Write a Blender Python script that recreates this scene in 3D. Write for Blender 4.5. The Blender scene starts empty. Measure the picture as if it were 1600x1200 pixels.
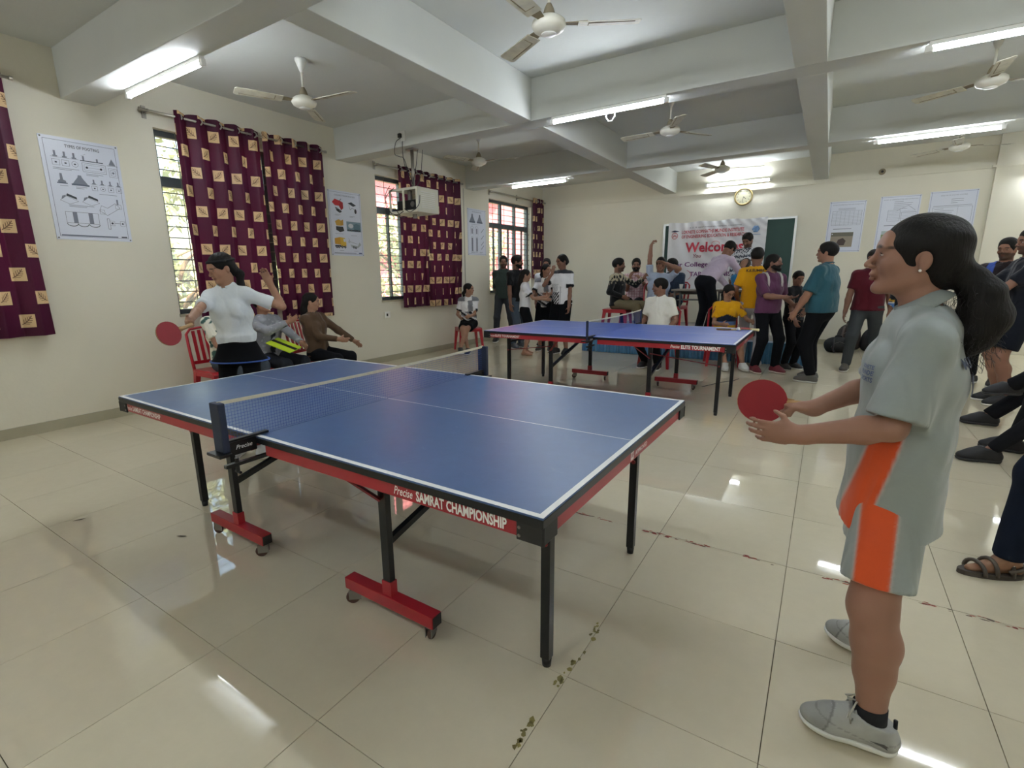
import bpy, bmesh, math, random
import numpy as np
from mathutils import Vector, Matrix
PI = math.pi
C = bpy.context.scene.collection
SC = bpy.context.scene

# ------------------------------------------------------------------ camera
def cam_basis(yaw, pitch, roll):
    f = Vector((-math.sin(yaw)*math.cos(pitch), math.cos(yaw)*math.cos(pitch), -math.sin(pitch)))
    r = Vector((math.cos(yaw), math.sin(yaw), 0)); u = r.cross(f)
    return (math.cos(roll)*r + math.sin(roll)*u, -math.sin(roll)*r + math.cos(roll)*u, f)
cd = bpy.data.cameras.new('camera'); cam = bpy.data.objects.new('camera', cd); C.objects.link(cam)
r_, u_, f_ = cam_basis(0.5807, 0.2189, -0.0140)
m = Matrix((r_, u_, -f_)).transposed().to_4x4(); m.translation = Vector((0, 0, 1.4069))
cam.matrix_world = m
cd.sensor_width = 36; cd.lens = 784.01*36/1600; cd.shift_x = (800-771.28)/1600; cd.shift_y = 3.73/1600
cd.clip_start = 0.02; cd.clip_end = 300
SC.camera = cam

# ------------------------------------------------------------------ world, sun-lit sky, exposure
w = bpy.data.worlds.new('world'); SC.world = w; w.use_nodes = True
nt = w.node_tree; nt.nodes.clear()
sky = nt.nodes.new('ShaderNodeTexSky'); sky.sky_type = 'NISHITA'; sky.sun_elevation = math.radians(52)
sky.sun_rotation = math.radians(120); sky.sun_intensity = 0.25; sky.sun_size = math.radians(4); sky.dust_density = 4; sky.air_density = 1.5
bg = nt.nodes.new('ShaderNodeBackground'); bg.inputs['Strength'].default_value = 0.30
wo = nt.nodes.new('ShaderNodeOutputWorld')
nt.links.new(sky.outputs[0], bg.inputs[0]); nt.links.new(bg.outputs[0], wo.inputs[0])
SC.view_settings.view_transform = 'Standard'; SC.view_settings.look = 'None'
SC.view_settings.gamma = 1; SC.view_settings.use_curve_mapping = False
SC.view_settings.exposure = 1.84
TUBE_STRENGTH = 34.0
SC.cycles.max_bounces = 10; SC.cycles.diffuse_bounces = 6; SC.cycles.glossy_bounces = 4
SC.cycles.transparent_max_bounces = 16; SC.cycles.transmission_bounces = 6
SC.cycles.use_denoising = True
try: SC.cycles.denoiser = 'OPENIMAGEDENOISE'
except Exception: pass
SC.cycles.caustics_reflective = False; SC.cycles.caustics_refractive = False
SC.cycles.sample_clamp_indirect = 6

# ------------------------------------------------------------------ colours and materials
def lin(c):
    if isinstance(c, str):
        c = [int(c[i:i+2], 16)/255 for i in (0, 2, 4)]
    return tuple(((x/12.92) if x <= .04045 else ((x+.055)/1.055)**2.4) for x in c)
class N:
    """tiny node graph helper"""
    def __init__(s, m): s.t = m.node_tree; s.m = m
    def new(s, kind, **kw):
        n = s.t.nodes.new(kind)
        for k, v in kw.items():
            if k in n.inputs: n.inputs[k].default_value = v
            else: setattr(n, k, v)
        return n
    def link(s, a, b): s.t.links.new(a, b)
    def math(s, op, a, b=None, c=None, clamp=False):
        n = s.t.nodes.new('ShaderNodeMath'); n.operation = op; n.use_clamp = clamp
        for i, v in enumerate((a, b, c)):
            if v is None: continue
            if isinstance(v, (int, float)): n.inputs[i].default_value = v
            else: s.link(v, n.inputs[i])
        return n.outputs[0]
    def mix(s, fac, a, b, kind='MIX'):
        n = s.t.nodes.new('ShaderNodeMix'); n.data_type = 'RGBA'; n.blend_type = kind
        for sock, v in ((n.inputs[0], fac), (n.inputs[6], a), (n.inputs[7], b)):
            if isinstance(v, (int, float)): sock.default_value = v
            elif isinstance(v, tuple): sock.default_value = (*v, 1)
            else: s.link(v, sock)
        return n.outputs[2]
MATS = {}
def mat(name, col, rough=.5, metal=0., spec=.5, noise=0., nscale=8., bump=0., bscale=40., attr=False, sheen=0., sub=0., coat=0.):
    if name in MATS: return MATS[name]
    m = bpy.data.materials.new(name); m.use_nodes = True; MATS[name] = m
    g = N(m); b = m.node_tree.nodes['Principled BSDF']
    c = lin(col)
    b.inputs['Roughness'].default_value = rough; b.inputs['Metallic'].default_value = metal
    b.inputs['Specular IOR Level'].default_value = spec
    if sheen: b.inputs['Sheen Weight'].default_value = sheen
    if coat: b.inputs['Coat Weight'].default_value = coat
    if sub:
        b.inputs['Subsurface Weight'].default_value = sub; b.inputs['Subsurface Radius'].default_value = (.02, .008, .005)
    src = None
    if attr:
        a = g.new('ShaderNodeAttribute', attribute_name='col'); src = a.outputs['Color']
    if noise:
        tc = g.new('ShaderNodeTexCoord')
        nz = g.new('ShaderNodeTexNoise', Scale=nscale, Detail=5.0)
        g.link(tc.outputs['Object'], nz.inputs['Vector'])
        v = g.math('MULTIPLY_ADD', nz.outputs['Fac'], 2*noise, 1-noise)
        src = g.mix(1.0, src if src is not None else c, v, 'MULTIPLY')
    if src is not None: g.link(src, b.inputs['Base Color'])
    else: b.inputs['Base Color'].default_value = (*c, 1)
    if bump:
        tc = g.new('ShaderNodeTexCoord')
        nz = g.new('ShaderNodeTexNoise', Scale=bscale, Detail=6.0)
        g.link(tc.outputs['Object'], nz.inputs['Vector'])
        bp = g.new('ShaderNodeBump', Strength=bump, Distance=.01)
        g.link(nz.outputs['Fac'], bp.inputs['Height']); g.link(bp.outputs[0], b.inputs['Normal'])
    return m
def emit(name, col, st):
    if name in MATS: return MATS[name]
    m = bpy.data.materials.new(name); m.use_nodes = True; MATS[name] = m
    m.node_tree.nodes.clear(); g = N(m)
    e = g.new('ShaderNodeEmission', Color=(*lin(col), 1), Strength=st); o = g.new('ShaderNodeOutputMaterial')
    g.link(e.outputs[0], o.inputs[0]); return m

M_WALL = mat('wall_paint', 'ded9c8', .75, noise=.06, nscale=1.3, bump=.12, bscale=30)
M_CEIL = mat('ceiling_paint', 'ced0cb', .85, noise=.05, nscale=2.0, bump=.15, bscale=25)
M_BASE = mat('skirting_stone', 'a9a38c', .35, noise=.08)
M_ROD = mat('steel_rod', 'b5b0a6', .3, .9)
M_FRAME = mat('window_frame_grey', '50585c', .45, .3)
M_GRILL = mat('grill_paint', '6a6a64', .5)
M_WHITE = mat('white_plastic', 'e9e8e2', .4)
M_BLACK = mat('black_paint', '121417', .35, .2)
M_BLACKP = mat('black_plastic', '0f1012', .5)
M_RED = mat('red_paint', '9c1f2a', .35, noise=.15, nscale=6, spec=.5)
M_DKRED = mat('dark_red_paint', '7d1a20', .4, noise=.15)
M_CHROME = mat('zinc_metal', '8c8a86', .35, .9)
M_RUBBER = mat('caster_rubber', '4b332c', .7)
M_COL = mat('printed_ink', 'ffffff', .6, attr=True)
M_COLG = mat('painted_colour', 'ffffff', .45, attr=True)

# floor tile: polished vitrified tile, per-tile tone
def floor_mat():
    m = bpy.data.materials.new('polished_tile'); m.use_nodes = True; g = N(m); b = m.node_tree.nodes['Principled BSDF']
    oi = g.new('ShaderNodeObjectInfo'); geo = g.new('ShaderNodeNewGeometry')
    n1 = g.new('ShaderNodeTexNoise', Scale=1.1, Detail=6.0); g.link(geo.outputs['Position'], n1.inputs['Vector'])
    n2 = g.new('ShaderNodeTexNoise', Scale=14.0, Detail=8.0, Roughness=.7); g.link(geo.outputs['Position'], n2.inputs['Vector'])
    c = g.mix(n1.outputs['Fac'], lin('cfc5ab'), lin('dad1b9'))
    sp = g.math('MULTIPLY_ADD', n2.outputs['Fac'], .12, .94)
    c = g.mix(1.0, c, sp, 'MULTIPLY')
    rv = g.math('MULTIPLY_ADD', oi.outputs['Random'], .05, .96)
    c = g.mix(1.0, c, rv, 'MULTIPLY')
    g.link(c, b.inputs['Base Color'])
    r = g.math('MULTIPLY_ADD', n2.outputs['Fac'], .03, .015)
    g.link(r, b.inputs['Roughness']); b.inputs['Specular IOR Level'].default_value = 1.0
    bp = g.new('ShaderNodeBump', Strength=.008, Distance=.02); g.link(n1.outputs['Fac'], bp.inputs['Height']); g.link(bp.outputs[0], b.inputs['Normal'])
    return m
M_TILE = floor_mat()
M_GROUT = mat('grout', '6f6650', .8, noise=.3, nscale=20)

# ------------------------------------------------------------------ mesh helpers
def link(o, parent=None):
    C.objects.link(o)
    if parent is not None: o.parent = parent
    return o
def tag(o, label=None, cat=None, group=None, kind=None):
    if label: o['label'] = label
    if cat: o['category'] = cat
    if group: o['group'] = group
    if kind: o['kind'] = kind
    return o
def thing(name, label, cat, loc=(0, 0, 0), rz=0, group=None):
    o = bpy.data.objects.new(name, None); o.empty_display_size = .1; o.location = loc; o.rotation_euler = (0, 0, rz)
    C.objects.link(o); return tag(o, label, cat, group)
def finish(name, bm, m, parent=None, smooth=False, loc=None):
    me = bpy.data.meshes.new(name); bm.to_mesh(me); bm.free()
    me.materials.append(m)
    if smooth: me.shade_smooth()
    o = bpy.data.objects.new(name, me)
    if loc: o.location = loc
    return link(o, parent)
def copy_tree(o, parent=None):
    c = o.copy(); C.objects.link(c); c.parent = parent
    for ch in list(o.children): copy_tree(ch, c)
    return c
def bx(bm, x0, x1, y0, y1, z0, z1, rot=None, bev=0.):
    """box from extents; optional matrix"""
    r = bmesh.ops.create_cube(bm, size=1)
    vs = r['verts']
    M = Matrix.Translation(((x0+x1)/2, (y0+y1)/2, (z0+z1)/2)) @ Matrix.Diagonal((abs(x1-x0), abs(y1-y0), abs(z1-z0), 1))
    if rot is not None: M = rot @ M
    bmesh.ops.transform(bm, matrix=M, verts=vs)
    if bev:
        es = list({e for v in vs for e in v.link_edges})
        bmesh.ops.bevel(bm, geom=es, offset=bev, segments=2, affect='EDGES', profile=.6)
def box(name, x0, x1, y0, y1, z0, z1, m, parent=None, bev=0., smooth=False):
    bm = bmesh.new(); bx(bm, x0, x1, y0, y1, z0, z1, None, bev); return finish(name, bm, m, parent, smooth)
def align(a, b):
    a = Vector(a); b = Vector(b); d = b-a
    return Matrix.Translation((a+b)/2) @ d.to_track_quat('Z', 'Y').to_matrix().to_4x4(), d.length
def bar(bm, a, b, w, h=None, bev=0.):
    """rectangular bar between two points"""
    M, L = align(a, b); h = h or w
    r = bmesh.ops.create_cube(bm, size=1); bmesh.ops.transform(bm, matrix=M @ Matrix.Diagonal((w, h, L, 1)), verts=r['verts'])
def tube(bm, a, b, r, n=10, r2=None, caps=True):
    M, L = align(a, b)
    q = bmesh.ops.create_cone(bm, cap_ends=caps, segments=n, radius1=r, radius2=r if r2 is None else r2, depth=L)
    bmesh.ops.transform(bm, matrix=M, verts=q['verts'])
def path(bm, pts, r, n=8):
    """swept tube along points"""
    pts = [Vector(p) for p in pts]; rings = []
    for i, p in enumerate(pts):
        t = (pts[min(i+1, len(pts)-1)]-pts[max(i-1, 0)]).normalized()
        q = t.to_track_quat('Z', 'Y').to_matrix()
        if i == 0: up = q @ Vector((1, 0, 0))
        up = (up - t*up.dot(t)).normalized(); s = t.cross(up)
        rr = r[i] if isinstance(r, (list, tuple)) else r
        rings.append([bm.verts.new(p+(up*math.cos(k*2*PI/n)+s*math.sin(k*2*PI/n))*rr) for k in range(n)])
    for a, b in zip(rings, rings[1:]):
        for k in range(n): bm.faces.new((a[k], a[(k+1) % n], b[(k+1) % n], b[k]))
    bm.faces.new(rings[0][::-1]); bm.faces.new(rings[-1])
def lathe(bm, prof, n=24, M=None):
    rings = []
    for r, z in prof:
        rings.append([bm.verts.new((r*math.cos(k*2*PI/n), r*math.sin(k*2*PI/n), z)) for k in range(n)])
    for a, b in zip(rings, rings[1:]):
        for k in range(n): bm.faces.new((a[k], a[(k+1) % n], b[(k+1) % n], b[k]))
    bm.faces.new(rings[0][::-1]); bm.faces.new(rings[-1])
    if M is not None: bmesh.ops.transform(bm, matrix=M, verts=[v for rr in rings for v in rr])
def prism(bm, poly, axis, d0, d1):
    """polygon extruded along axis 0/1/2; poly in the other two coordinates"""
    def P(p, d):
        l = [p[0], p[1]]; l.insert(axis, d); return bm.verts.new(l)
    a = [P(p, d0) for p in poly]; b = [P(p, d1) for p in poly]; n = len(poly)
    bm.faces.new(a[::-1]); bm.faces.new(b)
    for i in range(n): bm.faces.new((a[i], a[(i+1) % n], b[(i+1) % n], b[i]))
    bmesh.ops.recalc_face_normals(bm, faces=bm.faces[:])

# ---- flat print (lettering, drawings): polygons with their own ink colour
FONT_CACHE = {}
def glyphs(text, bold=0.0, shear=0.0):
    k = (text, bold, shear)
    if k not in FONT_CACHE:
        cu = bpy.data.curves.new('tmp_text', 'FONT'); cu.body = text; cu.size = 1; cu.offset = bold; cu.shear = shear
        cu.resolution_u = 2
        o = bpy.data.objects.new('tmp_text', cu); C.objects.link(o)
        bpy.context.view_layer.update()
        me = o.evaluated_get(bpy.context.evaluated_depsgraph_get()).to_mesh()
        v = np.array([tuple(x.co)[:2] for x in me.vertices]) if len(me.vertices) else np.zeros((0, 2))
        f = [tuple(p.vertices) for p in me.polygons]
        o.to_mesh_clear(); bpy.data.objects.remove(o); bpy.data.curves.remove(cu)
        FONT_CACHE[k] = (v, f)
    return FONT_CACHE[k]
class Ink:
    def __init__(s): s.v = []; s.f = []; s.c = []
    def poly(s, pts, col, lay=0):
        n = len(s.v); s.v += [(p[0], p[1], lay*.0004) for p in pts]; s.f.append(tuple(range(n, n+len(pts)))); s.c.append(lin(col))
    def rect(s, x0, y0, x1, y1, col, lay=0): s.poly([(x0, y0), (x1, y0), (x1, y1), (x0, y1)], col, lay)
    def line(s, a, b, w, col, lay=1):
        dx, dy = b[0]-a[0], b[1]-a[1]; L = math.hypot(dx, dy) or 1e-6; nx, ny = -dy/L*w/2, dx/L*w/2
        s.poly([(a[0]+nx, a[1]+ny), (a[0]-nx, a[1]-ny), (b[0]-nx, b[1]-ny), (b[0]+nx, b[1]+ny)], col, lay)
    def pline(s, pts, w, col, lay=1, close=False):
        pts = list(pts) + ([pts[0]] if close else [])
        for a, b in zip(pts, pts[1:]): s.line(a, b, w, col, lay)
    def frame(s, x0, y0, x1, y1, w, col, lay=1): s.pline([(x0, y0), (x1, y0), (x1, y1), (x0, y1)], w, col, lay, True)
    def disc(s, x, y, r, col, lay=1, n=14, ry=None):
        s.poly([(x+r*math.cos(k*2*PI/n), y+(ry or r)*math.sin(k*2*PI/n)) for k in range(n)], col, lay)
    def ring(s, x, y, r, w, col, lay=1, n=16, a0=0, a1=2*PI, ry=None):
        ry = ry or r; s.pline([(x+r*math.cos(a0+(a1-a0)*k/n), y+ry*math.sin(a0+(a1-a0)*k/n)) for k in range(n+1)], w, col, lay)
    def text(s, t, x, y, h, col, lay=2, width=None, bold=0.0, shear=0.0, align='c'):
        v, f = glyphs(t, bold, shear)
        if not len(v): return
        lo, hi = v.min(0), v.max(0); k = h/.7; kx = k
        if width: kx = width/max(hi[0]-lo[0], 1e-6)
        w = (hi[0]-lo[0])*kx; ox = x-w/2 if align == 'c' else x
        n = len(s.v); s.v += [((p[0]-lo[0])*kx+ox, p[1]*k+y, lay*.0004) for p in v]
        for q in f: s.f.append(tuple(i+n for i in q)); s.c.append(lin(col))
    def build(s, name, M, parent=None, m=None):
        me = bpy.data.meshes.new(name); me.from_pydata([tuple(M @ Vector(p)) for p in s.v], [], s.f)
        a = me.color_attributes.new('col', 'FLOAT_COLOR', 'CORNER')
        data = np.ones((len(me.loops), 4), np.float32); i = 0
        for f, c in zip(s.f, s.c): data[i:i+len(f), :3] = c; i += len(f)
        a.data.foreach_set('color', data.ravel()); me.materials.append(m or M_COL)
        return link(bpy.data.objects.new(name, me), parent)
def frame_m(o, x, y, n=None):
    """matrix whose local x, y axes are given in world space, origin o"""
    x = Vector(x).normalized(); y = Vector(y).normalized(); z = x.cross(y)
    m = Matrix((x, y, z)).transposed().to_4x4(); m.translation = Vector(o); return m

# ------------------------------------------------------------------ the room
WX, BY, RX, FY = -6.093, 11.594, 5.3, -2.6      # wall planes: left, back, right, front
ZB, ZC = 3.04, 3.46                             # beam underside, slab
def struct(o, label=None): o['kind'] = 'structure'; return o
# left wall with openings
WIN = [(-.33, 1.58), (2.85, 4.80), (5.99, 7.95), (9.20, 11.02)]
WZ0, WZ1 = 1.02, 2.965
bm = bmesh.new(); ys = FY-.2
for a, b in WIN:
    bx(bm, WX-.22, WX, ys, a, 0, ZC+.1); bx(bm, WX-.22, WX, a, b, 0, WZ0); bx(bm, WX-.22, WX, a, b, WZ1, ZC+.1); ys = b
bx(bm, WX-.22, WX, ys, BY+.2, 0, ZC+.1)
struct(finish('wall_left', bm, M_WALL))
bm = bmesh.new(); bx(bm, WX, RX+.2, BY, BY+.2, 0, ZC+.1)
struct(finish('wall_back', bm, M_WALL))
struct(box('wall_right', RX, RX+.2, FY-.2, BY, 0, ZC+.1, M_WALL))
struct(box('wall_front', WX, RX, FY-.2, FY, 0, ZC+.1, M_WALL))
struct(box('ceiling', WX, RX, FY, BY, ZC, ZC+.15, M_CEIL))
# pier and plaster ledge on the back wall
struct(box('wall_pier', 2.05, 2.55, BY-.07, BY, 0, ZC, M_WALL))
bm = bmesh.new(); bx(bm, WX, 2.05, BY-.035, BY, 2.965, 3.0); bx(bm, 2.0, RX, BY-.1, BY, 2.965, 3.0)
struct(finish('trim_back', bm, M_WALL))
# beams
BYS = [(-1.05, -.78), (2.09, 2.36), (5.24, 5.52), (8.39, 8.67)]
for a, b in BYS: struct(box('ceiling_beam', WX, RX, a, b, ZB, ZC, M_CEIL, bev=.006))
BXS = [(-3.14, -2.90), (-.42, -.19), (2.42, 2.66)]
for a, b in BXS:
    y0 = FY
    for c, d in BYS + [(BY, BY)]:
        struct(box('ceiling_crossbeam', a, b, y0, c, ZB, ZC, M_CEIL, bev=.006)); y0 = d
struct(box('baseboard_left', WX, WX+.012, FY, BY, 0, .10, M_BASE))
struct(box('baseboard_back', WX+.012, 2.05, BY-.012, BY, 0, .10, M_BASE))

# floor: slab of bedding with separately laid tiles
slab = struct(box('floor', WX, RX, FY, BY, -.12, -.012, M_GROUT))
TX, TY, X0, Y0 = .6080, .5985, -.020, .214
tm = bmesh.new(); bx(tm, -TX/2+.0013, TX/2-.0013, -TY/2+.0013, TY/2-.0013, -.012, 0)
tme = bpy.data.meshes.new('floor_tile'); tm.to_mesh(tme); tm.free(); tme.materials.append(M_TILE)
near = []; rest = []
for i in range(-10, 9):
    for j in range(-5, 20):
        x = X0+(i+.5)*TX; y = Y0+(j+.5)*TY
        if x+TX/2 > RX+.2 or y+TY/2 > BY+.3: continue
        d = Vector((x, y, 0))-Vector((0, 0, 1.4)); z = d.dot(f_)
        vis = z > .3 and abs(784*d.dot(r_)/z) < 1000 and abs(784*d.dot(u_)/z) < 760
        (near if vis else rest).append((d.length, x, y))
near.sort(); rest += near[300:]; near = near[:300]
for _, x, y in near:
    o = bpy.data.objects.new('floor_tile', tme); o.location = (x, y, 0); link(o, slab)
bm = bmesh.new()
for _, x, y in rest: bx(bm, x-TX/2+.0013, x+TX/2-.0013, y-TY/2+.0013, y+TY/2-.0013, -.012, 0)
o = finish('floor_tile', bm, M_TILE, slab); o['kind'] = 'stuff'
# worn court tape on the floor: broken bits of red and yellow-brown tape
rnd = random.Random(4)
def tape(name, label, x0, y0, x1, y1, cols, n, gaps):
    ink = Ink(); L = math.hypot(x1-x0, y1-y0); ux, uy = (x1-x0)/L, (y1-y0)/L
    for k in range(n):
        t = rnd.random()
        if any(a < t < b for a, b in gaps): continue
        c = (x0+(x1-x0)*t, y0+(y1-y0)*t + rnd.uniform(-.012, .012)*(1 if abs(ux) > .5 else 0)); r = rnd.uniform(.003, .009)
        cx = c[0] + (rnd.uniform(-.012, .012) if abs(uy) > .5 else 0)
        pts = [(cx+r*rnd.uniform(.5, 1.5)*math.cos(a)*(1+abs(ux)), c[1]+r*rnd.uniform(.35, 1.1)*math.sin(a)*(1+abs(uy))) for a in np.linspace(0, 2*PI, 7)[:-1]]
        ink.poly(pts, rnd.choice(cols), k % 3)
    o = ink.build(name, Matrix.Translation((0, 0, .0006))); o['kind'] = 'stuff'
    tag(o, label, 'tape'); return o
tape('tape_residue', 'broken remains of red tape along the tile joint beyond the near table leg', -1.15, 2.60, 1.45, 2.60, ['8f3526', 'a04a34', '5b4a3a', '7a2d22'], 170, [(.1, .14), (.3, .36), (.42, .48), (.6, .63), (.78, .8)])
tape('tape_residue', 'yellow brown tape crumbs along the tile joint beside the near table leg', -.655, .85, -.63, 1.75, ['7d7444', '6c6237', '8a8048'], 60, [(.15, .25), (.38, .5), (.8, .85)])
# ------------------------------------------------------------------ windows, grilles, outside
M_GLASS = bpy.data.materials.new('window_glass'); M_GLASS.use_nodes = True
g = N(M_GLASS); M_GLASS.node_tree.nodes.clear()
o_ = g.new('ShaderNodeOutputMaterial'); mx = g.new('ShaderNodeMixShader', Fac=.08)
tr = g.new('ShaderNodeBsdfTransparent'); tr.inputs[0].default_value = (.93, .96, .94, 1)
gl = g.new('ShaderNodeBsdfGlossy', Roughness=.05)
hz = g.new('ShaderNodeBsdfTranslucent'); hz.inputs[0].default_value = (.9, .92, .9, 1); m0 = g.new('ShaderNodeMixShader', Fac=.08); g.link(tr.outputs[0], m0.inputs[1]); g.link(hz.outputs[0], m0.inputs[2])
g.link(m0.outputs[0], mx.inputs[1]); g.link(gl.outputs[0], mx.inputs[2]); g.link(mx.outputs[0], o_.inputs[0])
gb = bmesh.new(); tube(gb, (0, 0, 0), (0, 1, 0), .006, 6); GB = bpy.data.meshes.new('grill_bar'); gb.to_mesh(GB); gb.free(); GB.materials.append(M_GRILL)
for n, (a, b) in enumerate(WIN):
    bm = bmesh.new(); t = .05; xa, xb = WX-.16, WX-.09
    bx(bm, xa, xb, a, b, WZ1-.06, WZ1); bx(bm, xa, xb, a, b, WZ0, WZ0+.05)
    bx(bm, xa, xb, a, a+t, WZ0, WZ1); bx(bm, xa, xb, b-t, b, WZ0, WZ1)
    fr = struct(finish('window_%d' % (n+1), bm, M_FRAME))
    box('transom', xa, xb+.01, a+t, b-t, 2.395, 2.50, M_FRAME, fr)
    L = b-a
    for k, q in enumerate((1/3, 2/3)):
        box('mullion', xa, xb, a+L*q-.025, a+L*q+.025, 2.5, WZ1-.06, M_FRAME, fr)
        box('mullion', xa, xb, a+L*q-.035, a+L*q+.035, WZ0+.05, 2.395, M_FRAME, fr)
    for k in range(3):
        y0 = a+L*k/3+.03; y1 = a+L*(k+1)/3-.03
        box('pane', xa+.03, xa+.035, y0, y1, 2.5, WZ1-.06, M_GLASS, fr)
        box('pane', xa+.03, xa+.035, y0, y1, WZ0+.05, 2.395, M_GLASS, fr)
        box('sash_stile', xb-.03, xb+.012, (y0+y1)/2-.012, (y0+y1)/2+.012, WZ0+.05, 2.395, M_FRAME, fr)
    z = WZ0+.13
    while z < WZ1-.08:
        if not 2.38 < z < 2.52:
            q = bpy.data.objects.new('grill_bar', GB); q.location = (WX-.06, a, z); q.scale = (1, L, 1); link(q, fr)
        z += .118
    for k in range(4):
        bm = bmesh.new(); tube(bm, (WX-.06, a+L*(k+.5)/4, WZ0), (WX-.06, a+L*(k+.5)/4, WZ1), .005, 6); finish('grill_upright', bm, M_GRILL, fr)
    struct(box('trim_sill', WX-.21, WX+.012, a-.01, b+.01, WZ0-.03, WZ0, M_BASE))
# outside: yard, pink building, trees
struct(box('ground', -60, WX-.3, -30, 60, -1.2, -1.0, mat('yard_earth', '9a917a', .9, noise=.2, nscale=2)))
M_PINK = mat('pink_plaster', 'd97c88', .8, noise=.08, nscale=2)
pb = thing('building', 'pink plastered building seen through the windows of the left wall', 'building', (-16, 26, -1))
bm = bmesh.new(); bx(bm, -1, 0, -11, 30, 0, 12); bx(bm, -1, 4.0, -1.5, 30, 0, 12); finish('wall', bm, M_PINK, pb)
for k in range(2):
    for z in (1.3, 4.4, 7.6): box('window', -.02, .05, -9+k*4.2, -7.4+k*4.2, z, z+1.4, M_FRAME, pb)
for z in (3.4, 6.6): box('ledge', 0, .7, -11, -1.5, z, z+.12, mat('cream_plaster', 'd9cbb0', .8), pb)
M_LEAF = mat('leaf_green', '9da77e', .55, noise=.45, nscale=1.6); M_BARK = mat('bark', '6b5a48', .9, noise=.3, nscale=8)
def tree(x, y, h, r, seed, label):
    rd = np.random.RandomState(seed)
    t = thing('tree', label, 'tree', (x, y, -1), 0, 'trees in the yard')
    bm = bmesh.new(); path(bm, [(0, 0, 0), (.1, .05, h*.3), (-.05, .1, h*.55), (.1, 0, h*.8)], [.16, .13, .1, .04], 8)
    for k in range(6):
        a = k*1.1; path(bm, [(0, .05, h*(.3+.07*k)), (math.cos(a)*r*.5, math.sin(a)*r*.5, h*(.45+.07*k)), (math.cos(a)*r*.8, math.sin(a)*r*.8, h*(.5+.07*k))], [.06, .04, .015], 6)
    finish('trunk', bm, M_BARK, t, True)
    n = 2600; d = rd.normal(size=(n, 3)); d /= np.linalg.norm(d, axis=1)[:, None]
    cl = rd.uniform(-1, 1, (22, 3))*[r*.75, r*.75, h*.33]+[0, 0, h*.62]
    c = cl[rd.randint(0, 22, n)] + d*rd.uniform(.2, .62, (n, 1))
    u = np.cross(d, rd.normal(size=(n, 3))); u /= np.linalg.norm(u, axis=1)[:, None]; v = np.cross(d, u)
    s = rd.uniform(.06, .13, (n, 1))
    V = np.stack([c-u*s*.5, c+v*s, c+u*s*.5, c-v*s], 1).reshape(-1, 3)
    me = bpy.data.meshes.new('foliage'); me.from_pydata(V.tolist(), [], np.arange(4*n).reshape(-1, 4).tolist()); me.materials.append(M_LEAF)
    o = link(bpy.data.objects.new('foliage', me), t); o['kind'] = 'stuff'
for i, (x, y, h, r, lb) in enumerate([(-10.2, 4.6, 4.6, 1.5, 'leafy tree outside the first window beside the opposing player'), (-11, 8.0, 4.4, 1.7, 'leafy tree outside between the first two windows'),
        (-10.6, 11.4, 4.2, 1.6, 'leafy tree outside the window behind the projector'), (-11.3, 15.2, 4.4, 1.8, 'leafy tree outside the far left window'), (-10.4, 1.0, 4.3, 1.5, 'leafy tree outside the nearest curtained window'), (-14.4, 5.6, 5.6, 2.0, 'larger leafy tree standing deeper in the yard beyond the first window')]):
    tree(x, y, h, r, 10+i, lb)

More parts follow.
